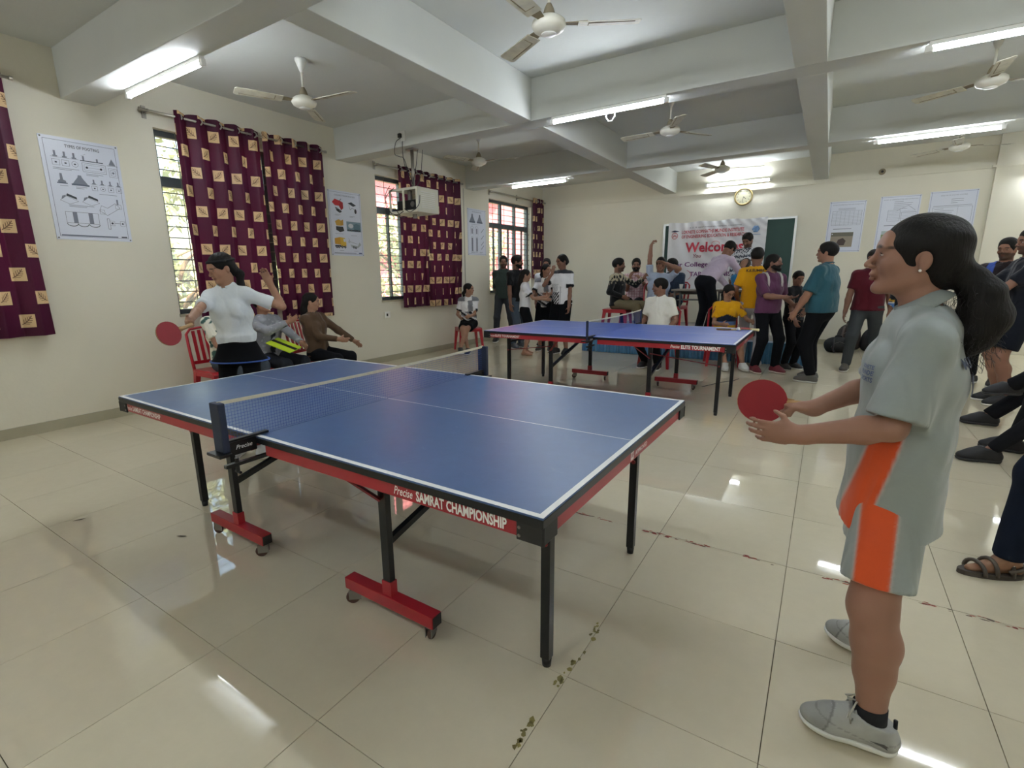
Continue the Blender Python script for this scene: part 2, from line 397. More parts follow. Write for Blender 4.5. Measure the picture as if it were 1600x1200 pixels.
# ------------------------------------------------------------------ curtains
def curtain_mat():
    m = bpy.data.materials.new('printed_curtain'); m.use_nodes = True; g = N(m); m.node_tree.nodes.clear()
    uv = g.new('ShaderNodeUVMap'); sx = g.new('ShaderNodeSeparateXYZ'); g.link(uv.outputs[0], sx.inputs[0])
    U, V = sx.outputs[0], sx.outputs[1]
    r = g.math('DIVIDE', V, .205); row = g.math('FLOOR', r); fv = g.math('SUBTRACT', r, row)
    odd = g.math('MODULO', row, 2.0); off = g.math('MULTIPLY', odd, .5)
    c0 = g.math('ADD', g.math('DIVIDE', U, 0.29), off); fu = g.math('FRACT', c0); cell = g.math('FLOOR', c0)
    a = g.math('MULTIPLY', g.math('SUBTRACT', fu, .5), 0.29/.056); b = g.math('MULTIPLY', g.math('SUBTRACT', fv, .5), .205/.058)
    sq = g.math('LESS_THAN', g.math('MAXIMUM', g.math('ABSOLUTE', a), g.math('ABSOLUTE', b)), 1.0)
    sg = g.math('MULTIPLY_ADD', g.math('MODULO', g.math('ADD', cell, row), 2.0), 2.0, -1.0)
    a2 = g.math('MULTIPLY', a, sg)
    # leaf: midrib along the diagonal with curved side veins
    p = g.math('MULTIPLY', g.math('ADD', a2, b), .707); q = g.math('MULTIPLY', g.math('SUBTRACT', a2, b), .707)
    bend = g.math('MULTIPLY', g.math('MULTIPLY', p, p), .18); q = g.math('ADD', q, bend)
    rib = g.math('MULTIPLY', g.math('LESS_THAN', g.math('ABSOLUTE', q), .07), g.math('LESS_THAN', g.math('ABSOLUTE', p), .95))
    aq = g.math('ABSOLUTE', q)
    ve = g.math('GREATER_THAN', g.math('SINE', g.math('MULTIPLY', g.math('SUBTRACT', p, g.math('MULTIPLY', aq, .9)), 17.0)), .45)
    el = g.math('LESS_THAN', g.math('ADD', g.math('MULTIPLY', p, p), g.math('MULTIPLY', g.math('MULTIPLY', q, q), 2.6)), .72)
    ve = g.math('MULTIPLY', ve, el); dark = g.math('MAXIMUM', rib, ve)
    nz = g.new('ShaderNodeTexNoise', Scale=60.0, Detail=3.0)
    base = g.mix(nz.outputs['Fac'], lin('300c1f'), lin('44142b'))
    pat = g.mix(g.math('MULTIPLY', dark, .8), lin('d9b98c'), lin('4a2622'))
    col = g.mix(sq, base, pat)
    d = g.new('ShaderNodeBsdfDiffuse'); t = g.new('ShaderNodeBsdfTranslucent'); g.link(col, d.inputs[0])
    colt = g.mix(sq, lin('8c2458'), g.mix(g.math('MULTIPLY', dark, .8), lin('f3d7ae'), lin('6a3a33'))); g.link(colt, t.inputs[0])
    x1 = g.new('ShaderNodeMixShader', Fac=.13); g.link(d.outputs[0], x1.inputs[1]); g.link(t.outputs[0], x1.inputs[2])
    s = g.new('ShaderNodeBsdfGlossy', Roughness=.45); s.inputs[0].default_value = (.6, .5, .55, 1)
    x2 = g.new('ShaderNodeMixShader', Fac=.03); g.link(x1.outputs[0], x2.inputs[1]); g.link(s.outputs[0], x2.inputs[2])
    o = g.new('ShaderNodeOutputMaterial'); g.link(x2.outputs[0], o.inputs[0]); return m
M_CURT = curtain_mat()
def curtain(y0, y1, zb, label, group, folds=4.5, amp=.045, seed=0, u0=0., ztop=3.145, flare=0.):
    rd = random.Random(seed); n = int(folds*22); mz = 40
    root = thing('curtain', label, 'curtain', (WX+.10, (y0+y1)/2, zb), 0, group)
    ph = rd.uniform(0, 6); V = []; UV = []
    for j in range(mz+1):
        q = j/mz; z = zb+(ztop-zb)*q
        arc = u0; prev = None
        for i in range(n+1):
            t = i/n; k = amp*(1+.25*math.sin(3*t+ph))*(1-.25*q) * (1+.25*math.sin(9*t+2.5*(1-q)+ph))
            wob = .012*math.sin(4*q+7*t+ph)
            y = y0+(y1-y0)*t + (t-.5)*flare*(1-q) + wob*(1-q) + .012*math.sin(4*PI*folds*t+1)
            x = k*math.sin(2*PI*folds*t+.6*math.sin(2*q+ph)*(1-q)) + .01*math.sin(23*t+5*q)*(1-q)
            if prev is not None: arc += math.hypot(x-prev[0], y-prev[1])
            prev = (x, y); V.append((x, y-(y0+y1)/2, z-zb + (.01*math.cos(2*PI*folds*t) if j == mz else 0))); UV.append((arc, z+seed*.07))
    F = [(j*(n+1)+i, j*(n+1)+i+1, (j+1)*(n+1)+i+1, (j+1)*(n+1)+i) for j in range(mz) for i in range(n)]
    me = bpy.data.meshes.new('cloth'); me.from_pydata(V, [], F); me.materials.append(M_CURT); me.shade_smooth()
    uvl = me.uv_layers.new(name='UVMap'); d = np.array(UV, np.float32)[np.array(F).ravel()]; uvl.data.foreach_set('uv', d.ravel())
    link(bpy.data.objects.new('cloth', me), root)
    for k in range(int(folds*1.0)+1):
        t = (k+.25)/folds
        if t > 1: break
        bm = bmesh.new(); R, rr = .030, .008
        for a in range(16):
            a0, a1 = a*2*PI/16, (a+1)*2*PI/16
            tube(bm, (R*math.cos(a0), 0, R*math.sin(a0)), (R*math.cos(a1), 0, R*math.sin(a1)), rr, 6)
        o = finish('grommet', bm, M_ROD, root, True); o.location = (amp*.45, (y1-y0)*(t-.5), 3.09-zb); o.rotation_euler = (0, 0, .5)
    return root
GC = 'printed maroon curtains'
curtain(.62, 1.66, .92, 'maroon leaf-print curtain at the left edge of the photo, beside the footing poster', GC, 4.5, seed=1, flare=.02)
curtain(-.42, .55, .92, 'maroon leaf-print curtain mostly outside the left edge of the frame', GC, 4.5, seed=2)
curtain(3.02, 3.98, .90, 'maroon leaf-print curtain behind the opposing player, left one of its pair', GC, 4.5, seed=3, u0=.05, flare=.04)
curtain(4.03, 4.92, .86, 'maroon leaf-print curtain behind the opposing player, right one of its pair', GC, 4.5, seed=4, u0=.12)
curtain(6.40, 7.12, .88, 'maroon leaf-print curtain behind the projector, left one of its pair', GC, 4.0, seed=5, u0=.02)
curtain(7.10, 8.02, .86, 'maroon leaf-print curtain behind the projector, right one of its pair', GC, 4.2, seed=6, u0=.1)
curtain(10.92, 11.46, 1.30, 'narrow bunched maroon leaf-print curtain in the far left corner', GC, 4.0, seed=7, amp=.05, flare=.05)
def rod(y0, y1, label):
    r = thing('curtain_rod', label, 'curtain rod', (WX, y0, 3.09), 0, 'curtain rods')
    bm = bmesh.new(); tube(bm, (.10, 0, 0), (.10, y1-y0, 0), .0125, 12); finish('pole', bm, M_ROD, r, True)
    for y in (.06, (y1-y0)/2, y1-y0-.06):
        bm = bmesh.new(); bx(bm, 0, .012, y-.02, y+.02, -.06, .06); bar(bm, (.0, y, 0), (.11, y, -.0), .012, .03); finish('bracket', bm, M_ROD, r)
    for y in (-.01, y1-y0+.01):
        bm = bmesh.new(); tube(bm, (.10, y-.012, 0), (.10, y+.012, 0), .018, 12); finish('finial', bm, M_ROD, r)
rod(-.6, 1.72, 'steel curtain rod above the curtains at the left edge of the photo')
rod(2.72, 4.98, 'steel curtain rod above the curtains behind the opposing player')
rod(5.92, 8.14, 'steel curtain rod above the curtains behind the projector')
rod(9.14, 11.52, 'steel curtain rod above the far left corner window')

# ------------------------------------------------------------------ tube lights
M_TUBE = emit('fluorescent_tube', 'eef6ff', TUBE_STRENGTH)
def tube_light(x0, x1, y, z, label, wall=False):
    r = thing('tube_light', label, 'tube light', ((x0+x1)/2, y, z), 0, 'fluorescent tube lights'); h = (x1-x0)/2
    if wall:
        box('batten', -h, h, .0, .06, -.02, .03, M_WHITE, r); zz, yy = -.0, -.022
    else:
        box('batten', -h, h, -.02, .02, .012, .04, M_WHITE, r); zz, yy = -.012, 0
    bm = bmesh.new(); tube(bm, (-h+.03, yy, zz), (h-.03, yy, zz), .0135, 12); finish('tube', bm, M_TUBE, r, True)
    for s in (-1, 1): box('lamp_holder', s*h-.02, s*h+.02, yy-.016, yy+.016, zz-.016, zz+.03, M_WHITE, r)
TL = [(-5.36, -4.12, 2.345, 3.0, 'glowing tube light under the nearest beam, upper left of the photo'),
      (-2.66, -1.46, 5.27, 3.0, 'glowing tube light under the second beam, upper centre, left of a ceiling fan'),
      (-5.12, -4.0, 8.52, 3.0, 'glowing tube light under the third beam above the standing girls'),
      (.44, 1.66, 5.27, 3.0, 'glowing tube light at the top right edge of the photo'),
      (.32, 1.51, 8.52, 3.0, 'glowing tube light above the three wall sheets on the right')]
for a in TL: tube_light(*a)
tube_light(-2.29, -1.13, BY-.06, 3.12, 'glowing tube light on the back wall above the clock', True)
# unseen lamps assumed on the other beams, beyond the edges of the view
for x, y, lb in ((-1.6, 2.345, 'above the foreground table'), (1.2, 2.345, 'above the woman in grey'), (-5.2, -.9, 'behind the camera on the window side'), (-1.6, -.9, 'behind the camera, middle'),
        (1.2, -.9, 'behind the camera, right'), (3.9, 2.345, 'at the near right of the hall'), (3.9, 5.27, 'at the mid right of the hall'), (3.9, 8.52, 'at the far right of the hall')):
    tube_light(x-.6, x+.6, y, 3.0, 'glowing tube light outside the frame, '+lb)
for x, lb in ((3.0, 'just right of the frame'), (4.5, 'near the right corner')): tube_light(x-.6, x+.6, BY-.17, 2.86, 'unseen tube light added for brightness on the back wall, '+lb, True)  # two unseen wall tubes added to brighten the far end of the hall
# ------------------------------------------------------------------ ceiling fans
M_FANW = mat('fan_enamel', 'd9d6c8', .35, noise=.12, nscale=10); M_FANB = mat('fan_blade_dusty', 'c9c5b4', .5, noise=.35, nscale=14)
M_DUST = mat('dusty_brown', '8a7f68', .8)
def fan(x, y, ang, label):
    r = thing('ceiling_fan', label, 'ceiling fan', (x, y, 3.08), 0, 'ceiling fans')
    bm = bmesh.new(); lathe(bm, [(.01, -.055), (.05, -.055), (.075, -.045), (.105, -.03), (.118, -.005), (.112, .02), (.085, .04), (.05, .055), (.035, .06), (.02, .06)], 28); finish('motor', bm, M_FANW, r, True)
    bm = bmesh.new(); lathe(bm, [(.002, -.062), (.048, -.06), (.052, -.054)], 24); finish('motor_cap', bm, M_WHITE, r, True)
    bm = bmesh.new(); lathe(bm, [(.045, .055), (.032, .10), (.018, .125), (.016, .13)], 16); finish('lower_cowl', bm, M_DUST, r, True)
    bm = bmesh.new(); tube(bm, (0, 0, .1), (0, 0, .38), .011, 10); finish('down_rod', bm, M_FANW, r, True)
    bm = bmesh.new(); lathe(bm, [(.014, .26), (.03, .30), (.055, .365), (.055, .379)], 16); finish('canopy', bm, M_WHITE, r, True)
    bl = None
    for k in range(3):
        if bl is None:
            bm = bmesh.new(); pts = [(.20, -.055), (.60, -.066), (.62, -.05), (.62, .045), (.60, .06), (.20, .05)]
            nn = 10
            for s in range(nn):
                t0, t1 = s/nn, (s+1)/nn
            prism(bm, pts, 2, -.003, .003)
            bmesh.ops.transform(bm, matrix=Matrix.Rotation(math.radians(11), 4, 'X'), verts=bm.verts[:])
            bl = finish('blade', bm, M_FANB, r)
            bm = bmesh.new(); prism(bm, [(.09, -.02), (.16, -.03), (.26, -.045), (.26, .04), (.16, .03), (.09, .02)], 2, .002, .008)
            bmesh.ops.transform(bm, matrix=Matrix.Rotation(math.radians(8), 4, 'X'), verts=bm.verts[:])
            ir = finish('blade_iron', bm, M_DUST, bl)
            bm = bmesh.new(); bar(bm, (.27, -.03, -.010), (.58, -.037, -.011), .006, .004); bar(bm, (.27, -.035, -.0095), (.27, .035, .004), .006, .004)
            finish('pressed_rib', bm, M_DUST, bl)
        else: bl = copy_tree(bl, r)
        bl.rotation_euler = (0, 0, math.radians(ang+120*k))
fan(-1.80, 3.50, 30, 'white ceiling fan with stained blades at the top centre, nearest the camera')
fan(-4.48, 3.52, 8, 'white ceiling fan on a down rod in front of the first curtains, upper left')
fan(-4.62, 6.72, 12, 'ceiling fan right of the projector, above the far curtains')
fan(-1.80, 6.72, 55, 'ceiling fan in the middle bay, right of the centre tube light')
fan(1.06, 6.78, 148, 'ceiling fan at the right edge of the photo')
fan(-1.68, 9.62, 130, 'small-looking ceiling fan in the far bay above the wall clock')
fan(1.35, 10.0, 20, 'farthest ceiling fan, half hidden by the tube light on the right')

# ------------------------------------------------------------------ projector cage
M_CREAM = mat('cage_enamel', 'dad8c6', .45, noise=.08)
pj = thing('projector_cage', 'cream metal cage holding a projector, hung from the beam before the second curtains', 'projector', (-4.78, 5.40, 2.22))
x0, x1, y0, y1, h = -.26, .24, -.20, .22, .31
box('top_plate', x0, x1, y0, y1, h-.012, h, M_CREAM, pj); box('bottom_plate', x0, x1, y0, y1, 0, .012, M_CREAM, pj)
for x in (x0, -.02, x1-.03): box('front_bar', x, x+.03, y0-.006, y0+.006, 0, h, M_CREAM, pj)
for z in (0, h-.03): box('front_rail', x0, x1, y0-.008, y0+.004, z, z+.03, M_CREAM, pj)
box('side_panel', x1-.006, x1, y0, y1, 0, h, M_CREAM, pj); box('back_panel', x0, x1, y1-.01, y1, 0, h, M_CREAM, pj)
for z in np.linspace(.06, .25, 9): box('louvre', x1, x1+.006, y0+.06, y1-.08, z, z+.007, M_WHITE, pj)
bm = bmesh.new(); tube(bm, (0, 0, h), (0, 0, .80), .022, 12); finish('ceiling_pole', bm, M_ROD, pj, True)
box('ceiling_plate', -.07, .07, -.05, .05, .80, .82, M_ROD, pj)
bm = bmesh.new(); bx(bm, -.19, .19, -.13, .15, .05, .17, None, .015); finish('projector_body', bm, M_BLACKP, pj)
bm = bmesh.new(); tube(bm, (.09, -.14, .11), (.09, -.12, .11), .035, 16); finish('lens', bm, M_CHROME, pj)
bm = bmesh.new(); tube(bm, (0, -.08, .17), (0, -.08, .29), .03, 10); finish('mount_neck', bm, M_CHROME, pj)
bm = bmesh.new(); tube(bm, (0, 0, -.05), (0, 0, 0), .03, 10); finish('mount_arm', bm, M_CHROME, pj)
M_CABLE = mat('black_cable', '25262a', .5)
ca = thing('cable', 'dark loose cables hanging from the beam socket down to the projector', 'cable', (-4.78, 5.40, 2.22))
for pts in ([(0, -.17, .93), (-.10, -.19, .88), (-.12, -.2, .74), (-.05, -.19, .70), (.0, -.15, .66), (.0, -.05, .4), (.02, -.03, .32)],
            [(.0, -.17, .92), (.0, -.18, .78), (-.01, -.14, .6), (.01, -.05, .45), (.03, -.04, .33)],
            [(.08, .02, .8), (.06, .0, .6), (.03, -.02, .45), (.0, -.02, .33)], [(.14, .05, .8), (.12, .03, .55), (.1, 0, .4), (.05, -.03, .33)],
            [(-.15, -.21, .33), (-.28, -.24, .22), (-.27, -.24, .06), (-.12, -.23, -.02), (.0, -.22, .02)], [(.02, -.22, .05), (.14, -.24, .0), (.25, -.2, .08), (.26, -.18, .2)],
            [(-.24, -.2, .36), (-.33, -.2, .25), (-.3, -.2, .1), (-.22, -.21, .0)], [(-.2, -.22, .25), (-.16, -.23, .1), (-.05, -.22, -.04), (.0, -.2, -.06)]):
    q = [Vector(p) for p in pts]; s = []
    for i in range(len(q)-1):
        a, b, c, d = q[max(i-1, 0)], q[i], q[i+1], q[min(i+2, len(q)-1)]
        for k in range(5):
            t = k/5; s.append(.5*((2*b)+(c-a)*t+(2*a-5*b+4*c-d)*t*t+(3*b-a-3*c+d)*t**3))
    s.append(q[-1]); bm = bmesh.new(); path(bm, s, .0045, 6); finish('strand', bm, M_CABLE, ca, True)
sk = thing('socket', 'white electric socket with a black plug on the beam above the projector', 'socket', (-4.77, 5.24, 3.16))
box('plate', -.035, .035, -.02, 0, -.06, .06, M_WHITE, sk, .004); box('plug', -.055, -.01, -.055, -.02, -.02, .03, M_BLACKP, sk, .006)
so = thing('socket', 'small white wall socket low on the left wall below the second curtains', 'socket', (WX, 6.08, .78))
box('plate', 0, .02, -.06, .06, -.05, .05, M_WHITE, so, .004); box('switch', .02, .026, -.03, .0, -.02, .02, M_BLACKP, so)
cp = thing('conduit', 'thin grey cable conduit running down the left wall beside the narrow poster', 'conduit', (WX+.01, 8.30, 0))
bm = bmesh.new(); tube(bm, (0, 0, .10), (0, 0, 3.04), .008, 8); finish('pipe', bm, mat('conduit_grey', 'b9b6a8', .6), cp)
rw = thing('ceiling_rose', 'small round dark fitting on the upper back wall right of the clock', 'fitting', (.59, BY, 3.07))
bm = bmesh.new(); tube(bm, (0, 0, 0), (0, -.04, 0), .05, 14); finish('base', bm, M_DUST, rw); bm = bmesh.new(); tube(bm, (0, -.04, 0), (0, -.06, 0), .02, 10); finish('cap', bm, M_BLACKP, rw)

# ------------------------------------------------------------------ wall posters
M_PAPER = mat('laminated_sheet', 'd5d9e6', .35)
def poster(name, label, y0, y1, z0, z1, draw, wall='left', tilt=0.):
    if wall == 'left':
        r = thing(name, label, 'poster', (WX, y0, z0)); M = frame_m((.007, 0, 0), (0, 1, 0), (0, 0, 1))
        box('sheet', .0005, .006, 0, y1-y0, 0, z1-z0, M_PAPER, r)
    else:
        r = thing(name, label, 'poster', (y0, BY, z0)); M = frame_m((0, -.007, 0), (1, 0, 0), (0, 0, 1))
        box('sheet', 0, y1-y0, -.006, -.0005, 0, z1-z0, M_PAPER, r)
    k = Ink(); draw(k, y1-y0, z1-z0)
    k.build('print', M, r)
    for a in (.015, y1-y0-.015):
        for b in (.015, z1-z0-.015):
            bm = bmesh.new()
            if wall == 'left': tube(bm, (.006, a, b), (.010, a, b), .007, 8)
            else: tube(bm, (a, -.006, b), (a, -.010, b), .007, 8)
            finish('pin', bm, M_GRILL, r)
    r.rotation_euler = (tilt, 0, 0) if wall == 'left' else (0, tilt, 0)
    return r
DK, MD, BL = '3d414d', '7b808e', '5f6577'
def captions(k, x, y, w, n=2, h=.004):
    for i in range(n): k.rect(x, y-i*.012, x+w*(1-.3*i), y-i*.012+h, MD, 1)
def draw_footing(k, W, H):
    k.frame(.03, .03, W-.03, H-.03, .003, BL); k.text('TYPES OF FOOTING', W*.52, H-.085, .026, DK, width=W*.44, bold=.01)
    def col(x, y, s=1, round_=0):   # column on a pad, plan below
        k.rect(x-.008*s, y+.03*s, x+.008*s, y+.07*s, MD, 1); k.rect(x-.018*s, y+.018*s, x+.018*s, y+.03*s, MD, 1); k.line((x-.035*s, y+.015*s), (x+.035*s, y+.015*s), .002, DK)
        if round_: k.ring(x, y-.03*s, .025*s, .002, DK)
        else: k.frame(x-.028*s, y-.055*s, x+.028*s, y-.005*s, .002, DK)
        k.rect(x-.008*s, y-.036*s, x+.008*s, y-.024*s, DK, 2)
    for i in range(3): col(.10+i*.072, H-.195, 1, i == 2)
    captions(k, .07, H-.275, .2)
    k.rect(.29, H-.185, .475, H-.178, DK, 1); k.rect(.31, H-.178, .325, H-.14, MD, 1); k.rect(.42, H-.178, .435, H-.15, MD, 1); k.line((.30, H-.14), (.34, H-.12), .002, MD)
    k.frame(.30, H-.28, .49, H-.20, .0025, DK); k.frame(.315, H-.265, .475, H-.215, .002, MD); k.disc(.335, H-.24, .01, DK); k.disc(.45, H-.24, .01, DK); k.line((.345, H-.24), (.44, H-.24), .002, MD)
    captions(k, .32, H-.30, .14)
    k.poly([(.52, H-.19), (.55, H-.13), (.58, H-.19)], MD, 1); k.line((.505, H-.195), (.595, H-.195), .003, DK); k.frame(.515, H-.30, .585, H-.22, .002, DK); k.frame(.53, H-.285, .57, H-.235, .002, DK); k.disc(.55, H-.26, .01, MD)
    # second row
    k.poly([(.09, H-.40), (.15, H-.40), (.15, H-.385), (.13, H-.375), (.127, H-.32), (.11, H-.32), (.107, H-.375), (.09, H-.385)], MD, 1); k.rect(.08, H-.41, .16, H-.40, BL, 1)
    k.poly([(.20, H-.40), (.32, H-.40), (.28, H-.34), (.275, H-.32), (.25, H-.32), (.245, H-.34)], MD, 1); k.rect(.19, H-.415, .33, H-.40, BL, 1)
    captions(k, .10, H-.43, .06, 1); captions(k, .22, H-.43, .09, 2)
    for i in range(4): col(.37+i*.068, H-.40, .8, i == 1)
    captions(k, .40, H-.475, .15, 1)
    # third row: wedge blocks
    for x in (.10, .27):
        k.pline([(x-.02, H-.56), (x+.03, H-.52), (x+.12, H-.56), (x+.05, H-.59)], .002, DK, close=True)
        k.poly([(x+.03, H-.515), (x+.11, H-.545), (x+.11, H-.525), (x+.04, H-.495)], '3a4046', 1); k.poly([(x-.01, H-.55), (x+.02, H-.53), (x+.03, H-.51), (x, H-.52)], MD, 1)
    captions(k, .14, H-.60, .2, 2)
    k.pline([(.38, H-.63), (.44, H-.67), (.56, H-.59), (.52, H-.55), (.45, H-.60), (.40, H-.58)], .0025, DK, close=True); k.frame(.38, H-.66, .42, H-.62, .002, DK); k.frame(.52, H-.60, .57, H-.56, .002, DK); k.rect(.535, H-.56, .55, H-.51, MD, 1)
    # fourth row
    k.frame(.10, H-.76, .36, H-.66, .0025, DK)
    for x in (.155, .28): k.rect(x, H-.76, x+.035, H-.66, MD, 1)
    for x0 in (.10, .185, .275): k.ring(x0+.043, H-.765, .043, .006, '4c5158', 1, 10, PI, 2*PI, .025)
    k.frame(.43, H-.80, .45, H-.70, .003, DK); k.frame(.45, H-.765, .49, H-.72, .002, DK); k.disc(.47, H-.742, .01, DK); k.line((.49, H-.742), (.54, H-.742), .003, DK); k.frame(.54, H-.765, .58, H-.72, .002, DK); k.disc(.56, H-.742, .008, DK)
    k.rect(.04, .035, W-.12, .045, BL, 1); k.rect(W-.09, .035, W-.04, .047, DK, 1)
poster('poster', 'white footing-types drawing sheet on the left wall between two curtained windows', 1.865, 2.485, 1.79, 2.705, draw_footing)
def draw_vehicles(k, W, H):
    k.frame(.025, .025, W-.025, H-.025, .003, BL); k.text('CONCRETE TRANSPORTATION', W*.5, H-.075, .02, MD, width=W*.62, bold=.01)
    def wheel(x, y, r): k.disc(x, y, r, '26272b', 3); k.disc(x, y, r*.45, '9a9ca2', 4)
    # red tracked dumper
    k.poly([(.07, H-.17), (.12, H-.12), (.22, H-.14), (.19, H-.21), (.12, H-.21)], 'c0272d', 1); k.poly([(.19, H-.21), (.22, H-.14), (.27, H-.16), (.27, H-.24), (.23, H-.27)], 'a11f26', 2); k.pline([(.2, H-.15), (.24, H-.11)], .008, '303236')
    k.poly([(.12, H-.23), (.22, H-.27), (.24, H-.29), (.2, H-.31), (.14, H-.28)], '2a2b2e', 2); wheel(.15, H-.255, .016); wheel(.205, H-.28, .016)
    # wheelbarrow
    k.poly([(.36, H-.16), (.43, H-.14), (.52, H-.18), (.46, H-.20)], '3a3d44', 1); k.pline([(.38, H-.18), (.40, H-.25), (.44, H-.22), (.48, H-.24)], .005, '55585f'); k.disc(.50, H-.265, .022, '2b2226', 2, ry=.035)
    captions(k, .11, H-.335, .10); captions(k, .38, H-.345, .10)
    # yellow mini dumper
    k.poly([(.10, H-.43), (.17, H-.40), (.22, H-.42), (.2, H-.49), (.12, H-.49)], 'c79b3b', 1); k.poly([(.2, H-.42), (.25, H-.40), (.25, H-.48), (.2, H-.49)], 'b78a2e', 2); k.poly([(.11, H-.50), (.24, H-.50), (.26, H-.56), (.18, H-.58), (.11, H-.55)], '2c2c2c', 2)
    # photo of mixer lorry
    k.rect(.31, H-.56, .585, H-.42, '7c93a0', 1); k.disc(.39, H-.48, .05, 'c9ccd0', 2, ry=.032); k.poly([(.44, H-.53), (.57, H-.54), (.57, H-.46), (.5, H-.44), (.44, H-.46)], '5d7a86', 3); k.rect(.32, H-.55, .57, H-.535, '33383d', 3)
    for x in (.35, .40, .48, .54): wheel(x, H-.545, .013)
    captions(k, .09, H-.605, .15, 1); captions(k, .38, H-.62, .12, 1)
    # yellow tipper truck
    k.poly([(.07, H-.67), (.17, H-.65), (.18, H-.76), (.07, H-.75)], 'd09a2a', 1); k.poly([(.17, H-.65), (.26, H-.66), (.28, H-.72), (.28, H-.78), (.18, H-.78)], 'd8b13c', 2); k.poly([(.23, H-.67), (.265, H-.675), (.27, H-.72), (.23, H-.71)], 'cfd6dc', 3); k.rect(.07, H-.79, .27, H-.765, '2f3033', 1)
    for x in (.10, .14, .20, .255): wheel(x, H-.79, .02)
    # concrete pump trailer
    k.pline([(.33, H-.66), (.36, H-.71), (.50, H-.74)], .006, '9aa0a6'); k.disc(.34, H-.71, .02, 'b9c0c4', 1); k.poly([(.36, H-.75), (.50, H-.77), (.54, H-.71), (.57, H-.75), (.50, H-.80), (.38, H-.79)], 'a9b0b2', 1); wheel(.42, H-.79, .017); wheel(.46, H-.795, .017)
    captions(k, .15, H-.845, .08, 1); captions(k, .42, H-.845, .08, 1); k.rect(.05, .035, W-.15, .043, BL, 1); k.rect(W-.1, .032, W-.04, .05, '4a5a86', 1)
poster('poster', 'poster with pictures of a red dumper and yellow trucks between the first two windows', 5.04, 5.655, 1.715, 2.63, draw_vehicles)
def draw_piles(k, W, H):
    k.frame(.025, .025, W-.025, H-.025, .003, BL); k.text('PILE FOUNDATION', W*.5, H-.07, .02, MD, width=W*.5, bold=.01)
    for x in (.16, .42):
        k.poly([(x-.09, H-.24), (x+.09, H-.24), (x+.03, H-.15), (x+.02, H-.10), (x-.02, H-.10), (x-.03, H-.15)], MD, 1)
        k.rect(x-.10, H-.27, x+.10, H-.24, BL, 1)
    for x in (.15, .31):
        k.pline([(x-.05, H-.50), (x-.05, H-.36), (x, H-.33), (x+.05, H-.36), (x+.05, H-.50)], .004, DK); k.rect(x-.022, H-.82, x+.022, H-.56, MD, 1); k.frame(x-.03, H-.84, x+.03, H-.54, .003, DK); k.rect(x-.02, H-.48, x+.02, H-.38, MD, 1)
    for y in (.45, .58, .70, .78): k.line((.46, H-y), (.56, H-y+.08), .012, '6d7480')
    captions(k, .10, .06, .2); captions(k, .4, .06, .12); captions(k, .12, H-.30, .3, 1)
poster('poster', 'narrow-looking white pile-drawing poster left of the far corner window', 8.42, 9.06, 1.80, 2.70, draw_piles)
def draw_doc(kind):
    def f(k, W, H):
        k.frame(.02, .02, W-.02, H-.02, .004, '7d84a8'); rd = random.Random(kind)
        if kind == 2: k.text('ANALYSIS OF ISOLATED FOOTING', W*.5, H-.08, .015, MD, width=W*.55)
        else: k.text('DETAILS OF SUPERSTRUCTURE AND FOUNDATION', W*.5, H-.07, .015, MD, width=W*.84)
        if kind == 0:
            for i in range(2): k.rect(.14, H-.13-i*.02, W-.15, H-.125-i*.02, MD, 1)
            k.frame(.06, H-.42, W-.05, H-.17, .003, BL)
            for i in range(9): k.line((.06, H-.20-i*.025), (W-.05, H-.20-i*.025), .002, BL)
            for i in range(7): k.line((.06+i*.065, H-.42), (.06+i*.065, H-.17), .002, BL)
            k.rect(.10, H-.49, .38, H-.48, MD, 1)
            k.rect(.08, .09, .42, .35, '9a8f7e', 1); k.rect(.08, .28, .42, .35, '6d6a5e', 2); k.poly([(.17, .12), (.30, .12), (.32, .2), (.27, .25), (.2, .22)], '4a3b36', 3); k.disc(.10, .32, .01, 'd8dde6', 3)
        elif kind == 1:
            for i in range(5): k.rect(.2, H-.10-i*.03, .2+rd.uniform(.1, .28), H-.095-i*.03, MD, 1)
            k.pline([(.25, H-.25), (.40, H-.17), (.50, H-.25)], .004, BL); k.frame(.13, H-.42, .30, H-.24, .003, BL); k.frame(.32, H-.42, .52, H-.28, .003, BL)
            for i in range(6): k.line((.13, H-.26-i*.025), (.52, H-.26-i*.025), .002, BL)
            k.rect(.08, .20, .17, .33, '7f9060', 1); k.rect(.08, .27, .17, .33, 'aab8bb', 2); k.rect(.10, H-.5, .3, H-.49, MD, 1)
        else:
            for i in range(3): k.rect(.28, H-.14-i*.03, .28+rd.uniform(.08, .16), H-.134-i*.03, MD, 1)
            k.rect(.06, H-.24, W-.06, H-.235, BL, 1); k.frame(.06, H-.5, W-.05, H-.26, .003, BL); k.line((.38, H-.5), (.38, H-.26), .002, BL)
            for i in range(8): k.rect(.08, H-.29-i*.03, .08+rd.uniform(.1, .28), H-.285-i*.03, MD, 1)
            k.rect(.1, .1, .35, .3, '8c9aa0', 1)
    return f
poster('poster', 'white wall sheet with a table and a site photo, leftmost of three on the right', -.13, .42, 1.735, 2.63, draw_doc(0), 'back', .015)
poster('poster', 'white wall sheet with line drawings, middle of three, partly behind the near player', .62, 1.18, 1.74, 2.655, draw_doc(1), 'back', .01)
poster('poster', 'white wall sheet right of the near player head, rightmost of three', 1.30, 1.91, 1.72, 2.67, draw_doc(2), 'back')

